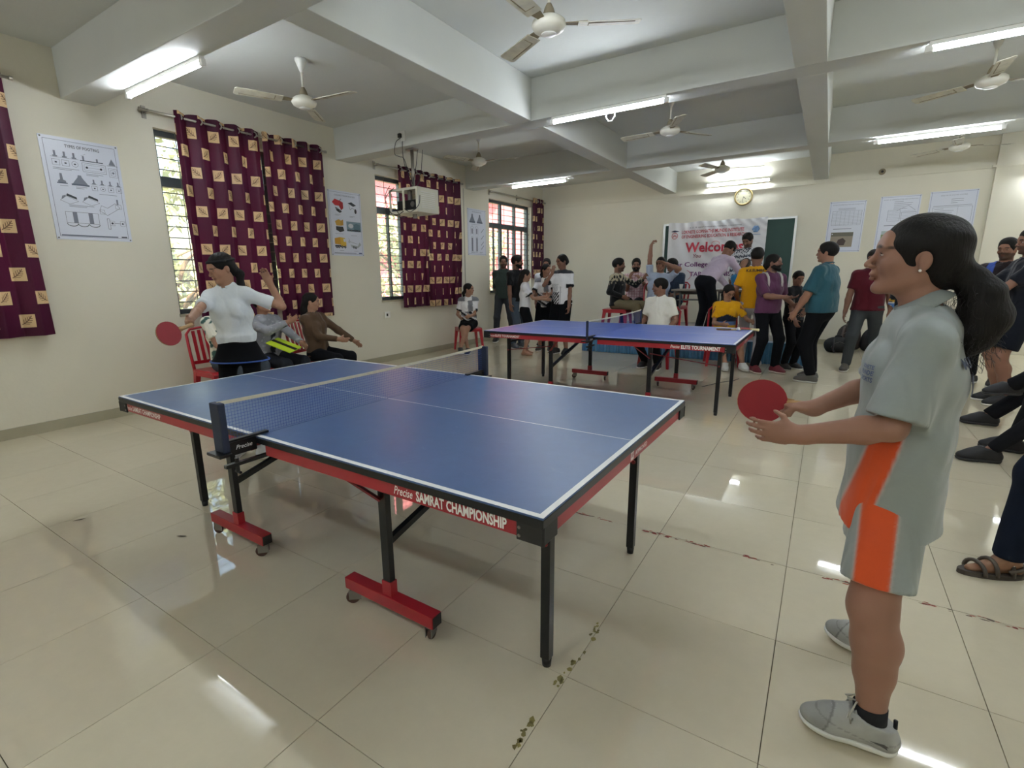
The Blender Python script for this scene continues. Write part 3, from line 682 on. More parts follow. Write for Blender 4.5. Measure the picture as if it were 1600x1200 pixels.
# ------------------------------------------------------------------ chalkboard, banner, clock
cb = thing('chalkboard', 'dark green chalkboard in an aluminium frame behind the banner', 'chalkboard', (-3.09, BY, 1.07))
box('board', 0, 2.46, -.02, 0, 0, 1.33, mat('chalk_green', '2f4a44', .7, noise=.12, nscale=3), cb)
M_ALU = mat('aluminium', 'c9cbc8', .35, .7)
box('frame_left', -.02, .02, -.035, 0, -.02, 1.35, M_ALU, cb); box('frame_right', 2.44, 2.48, -.035, 0, -.02, 1.35, M_ALU, cb)
box('frame_top', .02, 2.44, -.035, 0, 1.315, 1.35, M_ALU, cb); box('frame_bottom', .02, 2.44, -.035, 0, -.02, .015, M_ALU, cb)
bn = thing('banner', 'white welcome banner with red and purple lettering hung over the chalkboard', 'banner', (-2.99, BY-.05, 1.02))
BW, BH = 1.88, 1.42
def bwave(x, z): return .012*math.sin(9*x+3*z)+.018*math.sin(3.1*x-5*z+1)*(1-abs(x/BW-.5)) + .01*math.sin(25*x*z)
V = []; F = []; nx, nz = 60, 44
for j in range(nz+1):
    for i in range(nx+1):
        x = BW*i/nx; z = BH*j/nz; sag = .02*math.sin(PI*i/nx*3)**2*(j/nz)
        V.append((x, -.03+bwave(x, z-sag), z-sag))
F = [(j*(nx+1)+i, j*(nx+1)+i+1, (j+1)*(nx+1)+i+1, (j+1)*(nx+1)+i) for j in range(nz) for i in range(nx)]
me = bpy.data.meshes.new('sheet'); me.from_pydata(V, [], F); me.materials.append(mat('vinyl_banner', 'dddde0', .4, noise=.08, nscale=4)); me.shade_smooth()
link(bpy.data.objects.new('sheet', me), bn)
k = Ink(); R1, P1 = 'b8424f', '6b3470'
k.text('G. D. M. GRAM SHIKSHAN MANDAL COMMITTEE', .93, 1.285, .022, '44464f', width=1.0)
k.text('LOKNETE GOPINATHJI MUNDE INSTITUTE', .88, 1.18, .062, R1, width=1.20, bold=.02)
k.text('OF ENGINEERING EDUCATION & RESEARCH', .90, 1.085, .062, R1, width=1.24, bold=.02)
k.text('Welcomes', .93, .80, .19, 'c33a4e', width=1.12, bold=.03)
k.text('You', .62, .68, .075, '8f3b56', width=.16, bold=.01, shear=.2)
k.text('Inter College Competition', .86, .50, .092, P1, width=1.62, bold=.02)
k.text('TABLE TENNIS', .9, .30, .09, P1, width=.8, bold=.02); k.ring(.42, .32, .10, .012, 'b86a7a', 1, 14, -1.2, 1.4)
k.poly([(.05, 1.235), (.14, 1.215), (.23, 1.235), (.14, 1.255)], '3a3d55', 2); k.ring(.14, 1.14, .062, .010, R1, 1); k.pline([(.095, 1.13), (.14, 1.16), (.185, 1.13)], .010, R1); k.pline([(.095, 1.11), (.14, 1.14), (.185, 1.11)], .010, R1)
k.ring(.97, .95, .075, .01, 'd48a92', 1, ry=.05); k.disc(1.69, 1.20, .07, '6d8fb8', 1, 6); k.text('SPU', 1.69, 1.17, .05, 'dfe6ee', width=.09, bold=.02); k.rect(1.6, 1.09, 1.78, 1.10, '6d8fb8', 1)
k.v = [(x, y, -(bwave(x, y))+z+.017) for x, y, z in k.v]
o = k.build('lettering', frame_m((0, -.03, 0), (1, 0, 0), (0, 0, 1)), bn); o['kind'] = 'stuff'
ck = thing('wall_clock', 'round wall clock with a gold rim and cream dial above the chalkboard', 'clock', (-1.585, BY, 2.855))
Mf = Matrix.Rotation(PI/2, 4, 'X')
bm = bmesh.new(); lathe(bm, [(.14, 0), (.165, .012), (.17, .03), (.158, .045), (.14, .042), (.138, .03)], 32, Mf); finish('rim', bm, mat('gold_rim', '9c8a58', .35, .5), ck, True)
bm = bmesh.new(); lathe(bm, [(.139, .0), (.139, .03), (.001, .031)], 32, Mf); finish('dial', bm, mat('cream_dial', 'd6d2b4', .4), ck)
k = Ink()
for i in range(12):
    a = i*PI/6; k.line((.10*math.sin(a), .10*math.cos(a)), (.125*math.sin(a), .125*math.cos(a)), .008, '4a4638')
k.line((0, 0), (.065*math.sin(2.4), .065*math.cos(2.4)), .010, '2c2a24', 2); k.line((0, 0), (.10*math.sin(3.3), .10*math.cos(3.3)), .007, '2c2a24', 3)
k.build('hands', frame_m((0, -.034, 0), (1, 0, 0), (0, 0, 1)), ck)

hk = thing('hook', 'small white bent hook hanging under the centre tube light', 'hook', (-2.02, 5.30, 3.04))
bm = bmesh.new(); path(bm, [(-.04, 0, 0), (-.045, 0, -.09), (-.02, 0, -.13), (.02, 0, -.13), (.045, 0, -.09), (.04, 0, 0)], .006, 6); finish('wire', bm, M_WHITE, hk, True)
# ------------------------------------------------------------------ table tennis tables
def top_mat(name, c1, c2, rough):
    m = bpy.data.materials.new(name); m.use_nodes = True; g = N(m); b = m.node_tree.nodes['Principled BSDF']
    tc = g.new('ShaderNodeTexCoord')
    n1 = g.new('ShaderNodeTexNoise', Scale=2.3, Detail=8.0, Roughness=.65); g.link(tc.outputs['Object'], n1.inputs['Vector'])
    n2 = g.new('ShaderNodeTexNoise', Scale=16.0, Detail=6.0, Roughness=.7); g.link(tc.outputs['Object'], n2.inputs['Vector'])
    c = g.mix(g.math('MULTIPLY_ADD', n1.outputs['Fac'], 1.8, -.4, clamp=True), lin(c1), lin(c2))
    c = g.mix(1.0, c, g.math('MULTIPLY_ADD', n2.outputs['Fac'], .3, .85), 'MULTIPLY')
    # pale chalky smears
    n3 = g.new('ShaderNodeTexNoise', Scale=5.0, Detail=10.0, Roughness=.75, Distortion=1.5); g.link(tc.outputs['Object'], n3.inputs['Vector'])
    sm = g.math('MULTIPLY', g.math('SUBTRACT', n3.outputs['Fac'], .60, clamp=True), 3.0, clamp=True)
    c = g.mix(g.math('MULTIPLY', sm, .35), c, lin('8fa0b6'))
    g.link(c, b.inputs['Base Color'])
    g.link(g.math('MULTIPLY_ADD', n1.outputs['Fac'], .25, rough-.1), b.inputs['Roughness']); b.inputs['Specular IOR Level'].default_value = .5
    return m
M_LINE = mat('white_line_paint', 'e8e9e6', .5)
def caster(parent, x, y, z):
    bm = bmesh.new(); tube(bm, (0, 0, -.012), (0, 0, .012), .012, 10); bx(bm, -.014, -.011, -.022, .03, -.052, -.008); bx(bm, .011, .014, -.022, .03, -.052, -.008); bx(bm, -.014, .014, -.018, .018, -.014, -.006)
    c = finish('caster', bm, M_CHROME, parent); c.location = (x, y, z); c.rotation_euler = (0, 0, (x*7+y*13) % 2.5)
    bm = bmesh.new(); lathe(bm, [(.006, -.010), (.026, -.009), (.030, -.004), (.030, .004), (.026, .009), (.006, .010)], 18, Matrix.Translation((0, .014, -.046)) @ Matrix.Rotation(PI/2, 4, 'Y'))
    finish('wheel', bm, M_RUBBER, c, True)
def tt_table(label, cx, cy, rz, top, word, lx, ly, sticker):
    r = thing('table_tennis_table', label, 'table', (cx, cy, 0), rz)
    L, W, H = 1.37, .7625, .76
    for s in (-1, 1):
        a, b = sorted((s*.002, s*L))
        o = box('tabletop', a, b, -W, W, H-.020, H, top, r, .0015)
    ins = .0004
    k = Ink()
    for s in (-1, 1):
        k.rect(-L, s*(W-.01)-.010, L, s*(W-.01)+.010, 'e9eae8', 0); k.rect(s*(L-.01)-.010, -W, s*(L-.01)+.010, W, 'e9eae8', 1)
        a, b = sorted((s*.004, s*(L-.02))); k.rect(a, -.0022, b, .0022, 'd8dbe0', 1)
    k.build('boundary_lines', Matrix.Translation((0, 0, H+.0004)), r, M_LINE)
    bm = bmesh.new()
    for s in (-1, 1): bx(bm, -L-.002, L+.002, s*(W+.0005)-.002, s*(W+.0005)+.002, H-.030, H-.006); bx(bm, s*(L+.0005)-.002, s*(L+.0005)+.002, -W, W, H-.030, H-.006)
    finish('edge_band', bm, M_BLACK, r)
    for s in (-1, 1):
        xa, xb = sorted((s*.055, s*(L-.012)))
        for t in (-1, 1):
            y = t*(W-.018); box('side_rail', xa, xb, y-.012, y+.012, H-.078, H-.022, M_RED, r)
        box('end_rail', s*(L-.018)-.012, s*(L-.018)+.012, -W+.032, W-.032, H-.078, H-.022, M_RED, r)
        box('inner_rail', s*.07-.012, s*.07+.012, -W+.032, W-.032, H-.065, H-.022, M_DKRED, r)
        for t in (-1, 1):
            xm, ym = s*(L-.03), t*(W-.03)
            bm = bmesh.new(); bx(bm, xm-.055 if s > 0 else xm-.035, xm+.035 if s > 0 else xm+.055, t*(W-.002)-.004, t*(W-.002)+.004, H-.085, H-.028, None, .003)
            bx(bm, s*(L-.002)-.004, s*(L-.002)+.004, ym-.055 if t > 0 else ym-.035, ym+.035 if t > 0 else ym+.055, H-.085, H-.028, None, .003)
            finish('corner_guard', bm, M_BLACKP, r)
            bm = bmesh.new(); tube(bm, (xm-s*.045, t*(W+.001), H-.07), (xm-s*.045, t*(W+.005), H-.07), .005, 8); tube(bm, (xm-s*.045, t*(W+.001), H-.045), (xm-s*.045, t*(W+.005), H-.045), .005, 8)
            finish('screws', bm, M_CHROME, r)['kind'] = 'stuff'
            # playing leg
            x, y = s*lx, t*ly
            lg = box('leg', x-.018, x+.018, y-.018, y+.018, .035, H-.022, M_BLACK, r, .002)
            bm = bmesh.new(); tube(bm, (x, y, .0), (x, y, .035), .016, 12, .019); finish('levelling_foot', bm, M_BLACKP, lg, True)
            # rolling post with its bar and casters
            px, py = s*.565, t*.59
            ps = box('post', px-.021, px+.021, py-.014, py+.014, .13, H-.05, M_BLACK, r, .002)
            box('post_shoe', px-.025, px+.025, py-.018, py+.018, .125, .19, M_RED, ps)
            bm = bmesh.new(); bx(bm, px-.25, px+.25, py-.027, py+.027, .075, .127, None, .003); br = finish('roller_bar', bm, M_RED, r)
            for q in (-1, 1):
                box('end_cap', px+q*.25-.003, px+q*.25+.003, py-.024, py+.024, .078, .124, M_BLACKP, br)
                caster(r, px+q*.215, py, .076)
            bm = bmesh.new(); bar(bm, (px, py+t*.016, .60), (x, y, .50), .020, .008); tube(bm, (x, y-.024, .50), (x, y+.024, .50), .01, 8); finish('leg_brace', bm, M_DKRED, r)
            bm = bmesh.new(); bar(bm, (px, py+t*.02, .55), (px-s*.17, t*(W-.03), H-.05), .022, .008); finish('folding_arm', bm, M_DKRED, r)
        bm = bmesh.new(); bar(bm, (s*.565, -.575, .36), (s*.565, .575, .66), .026, .026); finish('cross_brace', bm, M_BLACK, r)
        bm = bmesh.new(); bar(bm, (s*lx, -ly, .60), (s*lx, ly, .60), .022, .022); finish('leg_rail', bm, M_BLACK, r)
    # lettering on the rails
    for s in (-1, 1):      # near long side (s=-1): near the ends
        M = frame_m((0, -W+.006-.0005-.001, 0), (1, 0, 0), (0, 0, 1))
        k = Ink(); w = .47; xr = L-.10
        if s > 0:
            k.text('Precise', xr-w, H-.066, .030, 'f0eeea', width=.085, bold=.01, shear=.35, align='l')
            k.text(word, xr-w+.10, H-.068, .034, 'f0eeea', width=w-.12, bold=.035, align='l')
        else:
            k.rect(-L+.06, H-.076, -L+.50, H-.027, sticker, 0)
            k.text('Precise', -L+.075, H-.066, .024, 'efe9e6', width=.07, bold=.01, shear=.35, align='l')
            k.text(word, -L+.155, H-.066, .026, 'efe9e6', width=.33, bold=.02, align='l')
        o = k.build('lettering', M, r); o['kind'] = 'stuff'
    k = Ink(); k.rect(-.04, H-.072, -.005, H-.03, 'e6dcd8', 0); k.text('IIIF', -.022, H-.06, .016, '9c1f2a', width=.026, bold=.01); k.text('APPROVED', .085, H-.062, .018, 'e9dcda', width=.15, bold=.02)
    o = k.build('lettering', frame_m((L-.006+.0015, 0, 0), (0, 1, 0), (0, 0, 1)), r); o['kind'] = 'stuff'
    return r
M_TOP1 = top_mat('faded_blue_top', '3d5782', '4c6690', .34)
M_TOP2 = top_mat('bright_blue_top', '3c5cb0', '4a6cc4', .30)
tt_table('large blue table tennis table in the foreground with red rails, worn top and wheels', -1.9345, 1.8976, -.0154, M_TOP1, 'SAMRAT CHAMPIONSHIP', 1.224, .455, 'a6524f')
tt_table('brighter blue table tennis table farther back, in front of the stage', -2.0104, 5.7242, .0018, M_TOP2, 'ELITE TOURNAMENT', 1.207, .46, 'a03a3c')

M_NETB = mat('net_sleeve', '13203a', .6); M_NETC = mat('net_cord', '30509a', .7); M_TAPE = mat('net_tape', 'cdc7b0', .7, noise=.15, nscale=30)
def tt_net(label, cx, cy, rz, sag, wide):
    r = thing('table_tennis_net', label, 'net', (cx, cy, .7605), rz)
    Y = .7625+.14; h = .150
    zt = lambda y: h+.012+ (abs(y)/Y)**2*sag - sag*.4
    bm = bmesh.new(); n = int(2*Y/.013)
    for i in range(n+1):
        y = -Y+2*Y*i/n; q = .0005
        v = [bm.verts.new(p) for p in ((-q, y, .006), (q, y, .006), (q, y, zt(y)), (-q, y, zt(y)))]; bm.faces.new(v)
        v = [bm.verts.new(p) for p in ((0, y-q, .006), (0, y+q, .006), (0, y+q, zt(y)), (0, y-q, zt(y)))]; bm.faces.new(v)
    for j in range(12):
        z = .006+(h)*j/11.5
        for i in range(20):
            a, b = -Y+2*Y*i/20, -Y+2*Y*(i+1)/20; q = .0005
            v = [bm.verts.new(p) for p in ((0, a, z-q), (0, b, z-q), (0, b, z+q), (0, a, z+q))]; bm.faces.new(v)
    o = finish('mesh', bm, M_NETC, r); o['kind'] = 'stuff'
    bm = bmesh.new()
    for i in range(20):
        a, b = -Y+2*Y*i/20, -Y+2*Y*(i+1)/20; bar(bm, (0, a, zt(a)), (0, b, zt(b)), .004, .014)
    finish('top_tape', bm, M_TAPE, r)
    for s in (-1, 1):
        bm = bmesh.new(); bx(bm, -wide/2, wide/2, s*Y-.014, s*Y+.014, -.028, zt(Y)+.004, None, .006); finish('post_sleeve', bm, M_NETB, r)
        bm = bmesh.new(); bx(bm, -.05, .05, s*(Y+.01)-.03, s*(Y+.01)+.02, -.040, -.028, None, .002)
        a, b = sorted((s*(.7625-.055), s*(Y+.01))); bx(bm, -.012, .012, a, b, .003, .012, None, .001)
        bx(bm, -.014, .014, *sorted((s*(.7625+.006), s*Y)), -.052, .003); bx(bm, -.010, .010, *sorted((s*(.7625-.05), s*Y)), -.102, -.088)
        finish('clamp', bm, M_BLACK, r)
        bm = bmesh.new(); tube(bm, (0, s*(Y-.05), -.13), (0, s*(Y-.05), -.07), .008, 8); tube(bm, (-.018, s*(Y-.05), -.13), (.018, s*(Y-.05), -.13), .006, 8); finish('clamp_screw', bm, M_BLACKP, r)
    k = Ink(); k.text('Precise', 0, 0, .018, 'd9dade', width=.07, bold=.01, shear=.35); o = k.build('lettering', frame_m((.0145, -.7625-.06, -.03), (0, 1, 0), (0, 0, 1)), r); o['kind'] = 'stuff'
tt_net('dark blue net with a yellowed top tape across the foreground table', -1.9345, 1.8976, -.0154, .012, .07)
tt_net('blue net with a white top tape across the farther blue table', -2.0104, 5.7242, .0018, .014, .02)

# ------------------------------------------------------------------ stage, skirting, desk
M_CLOTHBL = mat('blue_satin', '4f86ac', .45, noise=.12, nscale=5, sheen=.3)
st = thing('stage', 'low wooden stage with pleated blue cloth skirt below the chalkboard', 'stage', (-1.94, 8.69, 0))
SX = 1.74; SZ = .33
box('deck', -SX, SX, .03, BY-8.69-.014, .0, SZ, mat('stage_cover', '8d8a83', .6, noise=.15), st)
def pleats(name, p0, p1, h, n, amp, m, parent, seed=0):
    rd = random.Random(seed); V = []; nn = n*8; mz = 8; ux, uy = p1[0]-p0[0], p1[1]-p0[1]; L = math.hypot(ux, uy); ux /= L; uy /= L
    for j in range(mz+1):
        q = j/mz
        for i in range(nn+1):
            t = i/nn; k = amp*(1.15-q*.9)*(math.sin(2*PI*n*t+1.2*math.sin(7*t))+.4*math.sin(2*PI*n*2.3*t+3))
            V.append((p0[0]+ux*L*t-uy*(-k), p0[1]+uy*L*t+ux*(-k), .004+h*q))
    F = [(j*(nn+1)+i, j*(nn+1)+i+1, (j+1)*(nn+1)+i+1, (j+1)*(nn+1)+i) for j in range(mz) for i in range(nn)]
    me = bpy.data.meshes.new(name); me.from_pydata(V, [], F); me.materials.append(m); me.shade_smooth(); return link(bpy.data.objects.new(name, me), parent)
pleats('skirt', (-SX-.01, .0), (SX+.01, .0), SZ, 58, .018, M_CLOTHBL, st)
pleats('skirt', (SX+.02, .0), (SX+.02, 2.6), SZ, 30, .018, M_CLOTHBL, st)
pleats('skirt', (-SX-.02, 2.6), (-SX-.02, .0), SZ, 30, .018, M_CLOTHBL, st)
bm = bmesh.new(); bx(bm, -SX-.02, SX+.02, -.01, .2, SZ, SZ+.006); bx(bm, -SX-.025, -SX+.1, .2, 2.6, SZ, SZ+.006); bx(bm, SX-.1, SX+.025, .2, 2.6, SZ, SZ+.006); finish('cloth_edge', bm, M_CLOTHBL, st)
def desk(label, x0, x1, y0, y1, zb, zt, colr):
    r = thing('desk', label, 'desk', ((x0+x1)/2, (y0+y1)/2, zb), 0, 'desks on the stage'); h = zt-zb; X = (x1-x0)/2; Y = (y1-y0)/2
    box('tabletop', -X, X, -Y, Y, h-.03, h, mat('laminate_grey', colr, .35), r, .003)
    for sx in (-1, 1):
        for sy in (-1, 1): box('leg', sx*(X-.05)-.014, sx*(X-.05)+.014, sy*(Y-.05)-.014, sy*(Y-.05)+.014, 0, h-.03, M_GRILL, r)
        box('side_rail', sx*(X-.05)-.01, sx*(X-.05)+.01, -Y+.06, Y-.06, h-.07, h-.04, M_GRILL, r)
    box('back_rail', -X+.06, X-.06, Y-.06, Y-.04, h-.1, h-.03, M_GRILL, r)
    box('shelf', -X+.07, X-.07, -Y+.1, Y-.07, h-.19, h-.178, M_GRILL, r)
    return r
desk('grey-topped steel desk at the left of the stage with a paper cup', -2.24, -1.55, 9.02, 9.52, SZ+.006, 1.12, '8b8478')
desk('grey-topped steel desk on the stage where the bald man writes', -1.53, -.80, 9.02, 9.52, SZ+.006, 1.12, '8f897e')
def sheet(x, y, z, rz, c, label, w=.21, l=.297, h=.002, name='paper'):
    o = box(name, -w/2, w/2, -l/2, l/2, 0, h, mat('paper_'+c, c, .6)); o.location = (x, y, z); o.rotation_euler = (0, 0, rz); tag(o, label, 'paper' if name == 'paper' else 'notebook', 'papers on the stage desks'); return o
sheet(-1.60, 9.17, 1.121, .2, 'e9e9e4', 'white sheet on the stage desk under the hand of the man bending over')
sheet(-1.20, 9.16, 1.121, -.1, 'e4e6ea', 'white sheet on the stage desk in front of the bald man')
sheet(-.98, 9.20, 1.121, .4, 'dfe2e6', 'open notebook at the right end of the stage desk', .25, .32, .012, 'notebook')
cu = thing('paper_cup', 'small white paper cup on the left stage desk', 'cup', (-2.12, 9.2, 1.121))
bm = bmesh.new(); lathe(bm, [(.022, 0), (.033, .08), (.035, .082), (.031, .08), (.02, .006)], 16); finish('cup', bm, M_WHITE, cu, True)

# ------------------------------------------------------------------ red plastic chairs
M_CHAIR = mat('red_plastic', 'a81726', .3, coat=.2); CH = None
def leg_bm(sx, sy, h):
    bm = bmesh.new(); x0, y0 = sx*.185, sy*.18; x1, y1 = sx*.225, sy*.225
    vs = []
    for (x, y, z, w) in ((x0, y0, h, .028), (x1, y1, 0, .017)):
        vs.append([bm.verts.new((x+a*w, y+b*w, z)) for a, b in ((-1, -1), (1, -1), (1, 1), (-1, 1))])
    for k in range(4): bm.faces.new((vs[0][k], vs[0][(k+1) % 4], vs[1][(k+1) % 4], vs[1][k]))
    bm.faces.new(vs[0]); bm.faces.new(vs[1][::-1]); bmesh.ops.recalc_face_normals(bm, faces=bm.faces[:]); return bm
def make_chair(label, stool=False):      # faces -Y
    r = thing('stool' if stool else 'plastic_chair', label, 'stool' if stool else 'chair', (0, 0, 0), 0, 'red plastic seats')
    bm = bmesh.new(); n = 10
    g0 = [[bm.verts.new((-.215+.43*i/n, -.215+.43*j/n, .44-.018*math.sin(PI*i/n)*math.sin(PI*j/n)-.02*(j == 0))) for j in range(n+1)] for i in range(n+1)]
    for i in range(n):
        for j in range(n): bm.faces.new((g0[i][j], g0[i+1][j], g0[i+1][j+1], g0[i][j+1]))
    ex = bmesh.ops.extrude_face_region(bm, geom=bm.faces[:]); bmesh.ops.translate(bm, vec=(0, 0, -.022), verts=[v for v in ex['geom'] if isinstance(v, bmesh.types.BMVert)])
    bmesh.ops.recalc_face_normals(bm, faces=bm.faces[:]); finish('seat', bm, M_CHAIR, r, True)
    bm = bmesh.new()
    for s in (-1, 1): bx(bm, s*.2-.012, s*.2+.012, -.2, .2, .375, .42)
    bx(bm, -.2, .2, -.212, -.19, .375, .42); bx(bm, -.2, .2, .19, .212, .375, .42); finish('apron', bm, M_CHAIR, r)
    for sx in (-1, 1):
        for sy in (-1, 1): finish('leg', leg_bm(sx, sy, .42), M_CHAIR, r)
    if not stool:
        bm = bmesh.new()
        for s in (-1, 1): path(bm, [(s*.20, .20, .42), (s*.205, .235, .62), (s*.20, .275, .82), (s*.15, .29, .87), (0, .295, .885)], [.017, .016, .015, .014, .014], 8)
        finish('back_frame', bm, M_CHAIR, r, True)
        for k in range(5):
            x = -.13+.065*k; bm = bmesh.new(); bar(bm, (x, .212, .50), (x*.95, .285, .865-abs(k-2)*.008), .034, .008); finish('back_slat', bm, M_CHAIR, r)
        bm = bmesh.new(); bar(bm, (-.2, .215, .51), (.2, .215, .51), .014, .035); finish('lower_rail', bm, M_CHAIR, r)
    return r
c0 = make_chair('red plastic chair of the person with floral sleeve behind the opposing player'); s0 = make_chair('red plastic stool under the girl with crossed legs by the wall', True)
first = [c0, s0]
def seat(x, y, z, face, label, stool=False):
    src = s0 if stool else c0
    if src in first: first.remove(src); o = src
    else: o = copy_tree(src)
    o.location = (x, y, z); o.rotation_euler = (0, 0, math.radians(face)+PI/2); o['label'] = label; return o

# ------------------------------------------------------------------ paddles and balls
M_RUBR = mat('red_rubber', '8e1420', .6, noise=.12, nscale=30); M_RUBB = mat('black_rubber', '18191b', .6); M_WOOD = mat('handle_wood', 'b08a5a', .5, noise=.2)
def paddle(label, loc, M, front=None, handle='b08a5a'):
    """local: blade in XY plane, handle towards -Y, face +Z"""
    r = thing('table_tennis_paddle', label, 'paddle', loc); q = M.to_quaternion(); r.rotation_mode = 'QUATERNION'; r.rotation_quaternion = q
    poly = []
    for k in range(28):
        a = -PI/2+2*PI*k/28; x, y = .076*math.cos(a), .079*math.sin(a)
        poly.append((x, y))
    bm = bmesh.new(); prism(bm, [(x*1.012, y*1.012) for x, y in poly] , 2, -.003, .003); prism(bm, [(-.018, -.075), (.018, -.075), (.014, -.10), (-.014, -.10)], 2, -.003, .003); finish('blade', bm, M_WOOD, r)
    bm = bmesh.new(); prism(bm, poly, 2, .003, .006); finish('rubber', bm, front or M_RUBR, r)
    bm = bmesh.new(); prism(bm, poly, 2, -.006, -.003); o = finish('rubber', bm, M_RUBB if front is None else M_RUBR, r)
    bm = bmesh.new(); path(bm, [(0, -.076, 0), (0, -.10, 0), (0, -.14, 0), (0, -.176, 0)], [.010, .0125, .013, .0155], 10); finish('handle', bm, mat('handle_'+handle, handle, .5), r, True)
    return r
def orient(yaxis, zaxis):
    y = Vector(yaxis).normalized(); z = Vector(zaxis); z = (z-y*z.dot(y)).normalized(); x = y.cross(z); return Matrix((x, y, z)).transposed()
paddle('paddle lying near the right end of the farther blue table', (-.93, 6.20, .7675), orient((-1, .05, 0), (0, 0, 1)), M_RUBB, 'cdb98c')
paddle('second paddle lying at the back right corner of the farther blue table', (-.74, 6.36, .7675), orient((-.9, .5, 0), (0, 0, 1)), None, 'd8cc9a')
bl = thing('ball', 'small white ball beside the paddle on the farther table', 'ball', (-.78, 6.17, .781))
bm = bmesh.new(); bmesh.ops.create_uvsphere(bm, u_segments=18, v_segments=12, radius=.02); finish('shell', bm, M_WHITE, bl, True)
# ------------------------------------------------------------------ people: continuous surfaces grown from smooth-blended distance fields
def V3(*a): return np.array(a if len(a) == 3 else a[0], float)
def unit(v): v = np.array(v, float); return v/max(np.linalg.norm(v), 1e-9)
class Field:
    def __init__(s, lo, hi, cell, fine=()):
        """fine: list of (lo, hi, cell) boxes where grid lines are closer"""
        s.ax = []
        for d in range(3):
            t = [lo[d]]
            while t[-1] < hi[d]:
                c = cell
                for l, h, q in fine:
                    if l[d] <= t[-1] <= h[d]: c = min(c, q)
                t.append(t[-1]+c)
            s.ax.append(np.array(t))
        s.F = np.full([len(a) for a in s.ax], 1.0, np.float32); s.pad = .05
    def box(s, lo, hi):
        sl = []
        for d in range(3):
            i0 = max(0, np.searchsorted(s.ax[d], lo[d]-s.pad)-1); i1 = min(len(s.ax[d]), np.searchsorted(s.ax[d], hi[d]+s.pad)+1); sl.append(slice(i0, max(i1, i0+1)))
        P = [s.ax[d][sl[d]] for d in range(3)]
        return tuple(sl), P[0][:, None, None], P[1][None, :, None], P[2][None, None, :]
    def blend(s, sl, d, k, mode):
        F = s.F[sl]; d = d.astype(np.float32)
        if mode == 'u':
            if k <= 0: s.F[sl] = np.minimum(F, d); return
            h = np.clip(.5+.5*(F-d)/k, 0, 1); s.F[sl] = F*(1-h)+d*h-k*h*(1-h)
        elif mode == 's':
            d = -d; h = np.clip(.5-.5*(F-d)/max(k, 1e-6), 0, 1); s.F[sl] = F*(1-h)+d*h+k*h*(1-h)
    def cone(s, a, b, ra, rb, k=.02, sq=None, fa=False, fb=False, mode='u'):
        a = np.array(a, float); b = np.array(b, float); R = max(ra, rb); q = 1.0
        if sq is not None: n, q = sq; n = unit(n)
        m = R*max(1, 1/q if q < 1 else 1)
        sl, X, Y, Z = s.box(np.minimum(a, b)-m, np.maximum(a, b)+m)
        ba = b-a; L2 = ba@ba
        px, py, pz = X-a[0], Y-a[1], Z-a[2]
        t = np.clip((px*ba[0]+py*ba[1]+pz*ba[2])/L2, 0, 1) if L2 > 1e-12 else 0
        qx, qy, qz = px-t*ba[0], py-t*ba[1], pz-t*ba[2]
        if sq is not None:
            e = (q-1)*(qx*n[0]+qy*n[1]+qz*n[2]); qx, qy, qz = qx+e*n[0], qy+e*n[1], qz+e*n[2]
        d = np.sqrt(qx*qx+qy*qy+qz*qz)-(ra+(rb-ra)*t)
        if sq is not None and q > 1: d = d/ (1+(q-1)*.5)
        u = ba/math.sqrt(L2)
        if fa: d = np.maximum(d, -(px*u[0]+py*u[1]+pz*u[2]))
        if fb: d = np.maximum(d, (px*u[0]+py*u[1]+pz*u[2])-math.sqrt(L2))
        s.blend(sl, d, k, mode)
    def ell(s, c, r, B=None, k=.02, mode='u', cut=None):
        c = np.array(c, float); r = np.array(r, float); m = r.max() if B is not None else r
        sl, X, Y, Z = s.box(c-m, c+m); x, y, z = X-c[0], Y-c[1], Z-c[2]
        if B is not None: x, y, z = [x*B[i][0]+y*B[i][1]+z*B[i][2] for i in range(3)]
        x, y, z = x+0*y+0*z, y+0*x+0*z, z+0*x+0*y
        k0 = np.sqrt((x/r[0])**2+(y/r[1])**2+(z/r[2])**2); k1 = np.sqrt((x/r[0]**2)**2+(y/r[1]**2)**2+(z/r[2]**2)**2)+1e-9
        d = k0*(k0-1)/k1; d = np.where(k0 < .2, -r.min()*(1-k0), d)
        if cut is not None:
            for p, n in cut:
                p = np.array(p); d = np.maximum(d, (X-p[0])*n[0]+(Y-p[1])*n[1]+(Z-p[2])*n[2])
        s.blend(sl, d, k, mode)
    def wrinkle(s, amp, f=18., seed=0, zs=.5):
        rd = np.random.RandomState(seed); X, Y, Z = s.ax[0][:, None, None], s.ax[1][None, :, None], s.ax[2][None, None, :]
        W = 0
        for i in range(5):
            n = rd.normal(size=3); n[2] *= zs*2; n /= np.linalg.norm(n); ff = f*(.6+.35*i); m2 = rd.normal(size=3)
            W = W + np.sin(ff*(n[0]*X+n[1]*Y+n[2]*Z)+1.3*np.sin(5*(m2[0]*X+m2[1]*Y+m2[2]*Z))+rd.rand()*6)/(1+.5*i)
        s.F += (amp*W/2.2).astype(np.float32)
    def cutplane(s, p, n):
        X, Y, Z = s.ax[0][:, None, None], s.ax[1][None, :, None], s.ax[2][None, None, :]
        s.F = np.maximum(s.F, ((X-p[0])*n[0]+(Y-p[1])*n[1]+(Z-p[2])*n[2]).astype(np.float32))
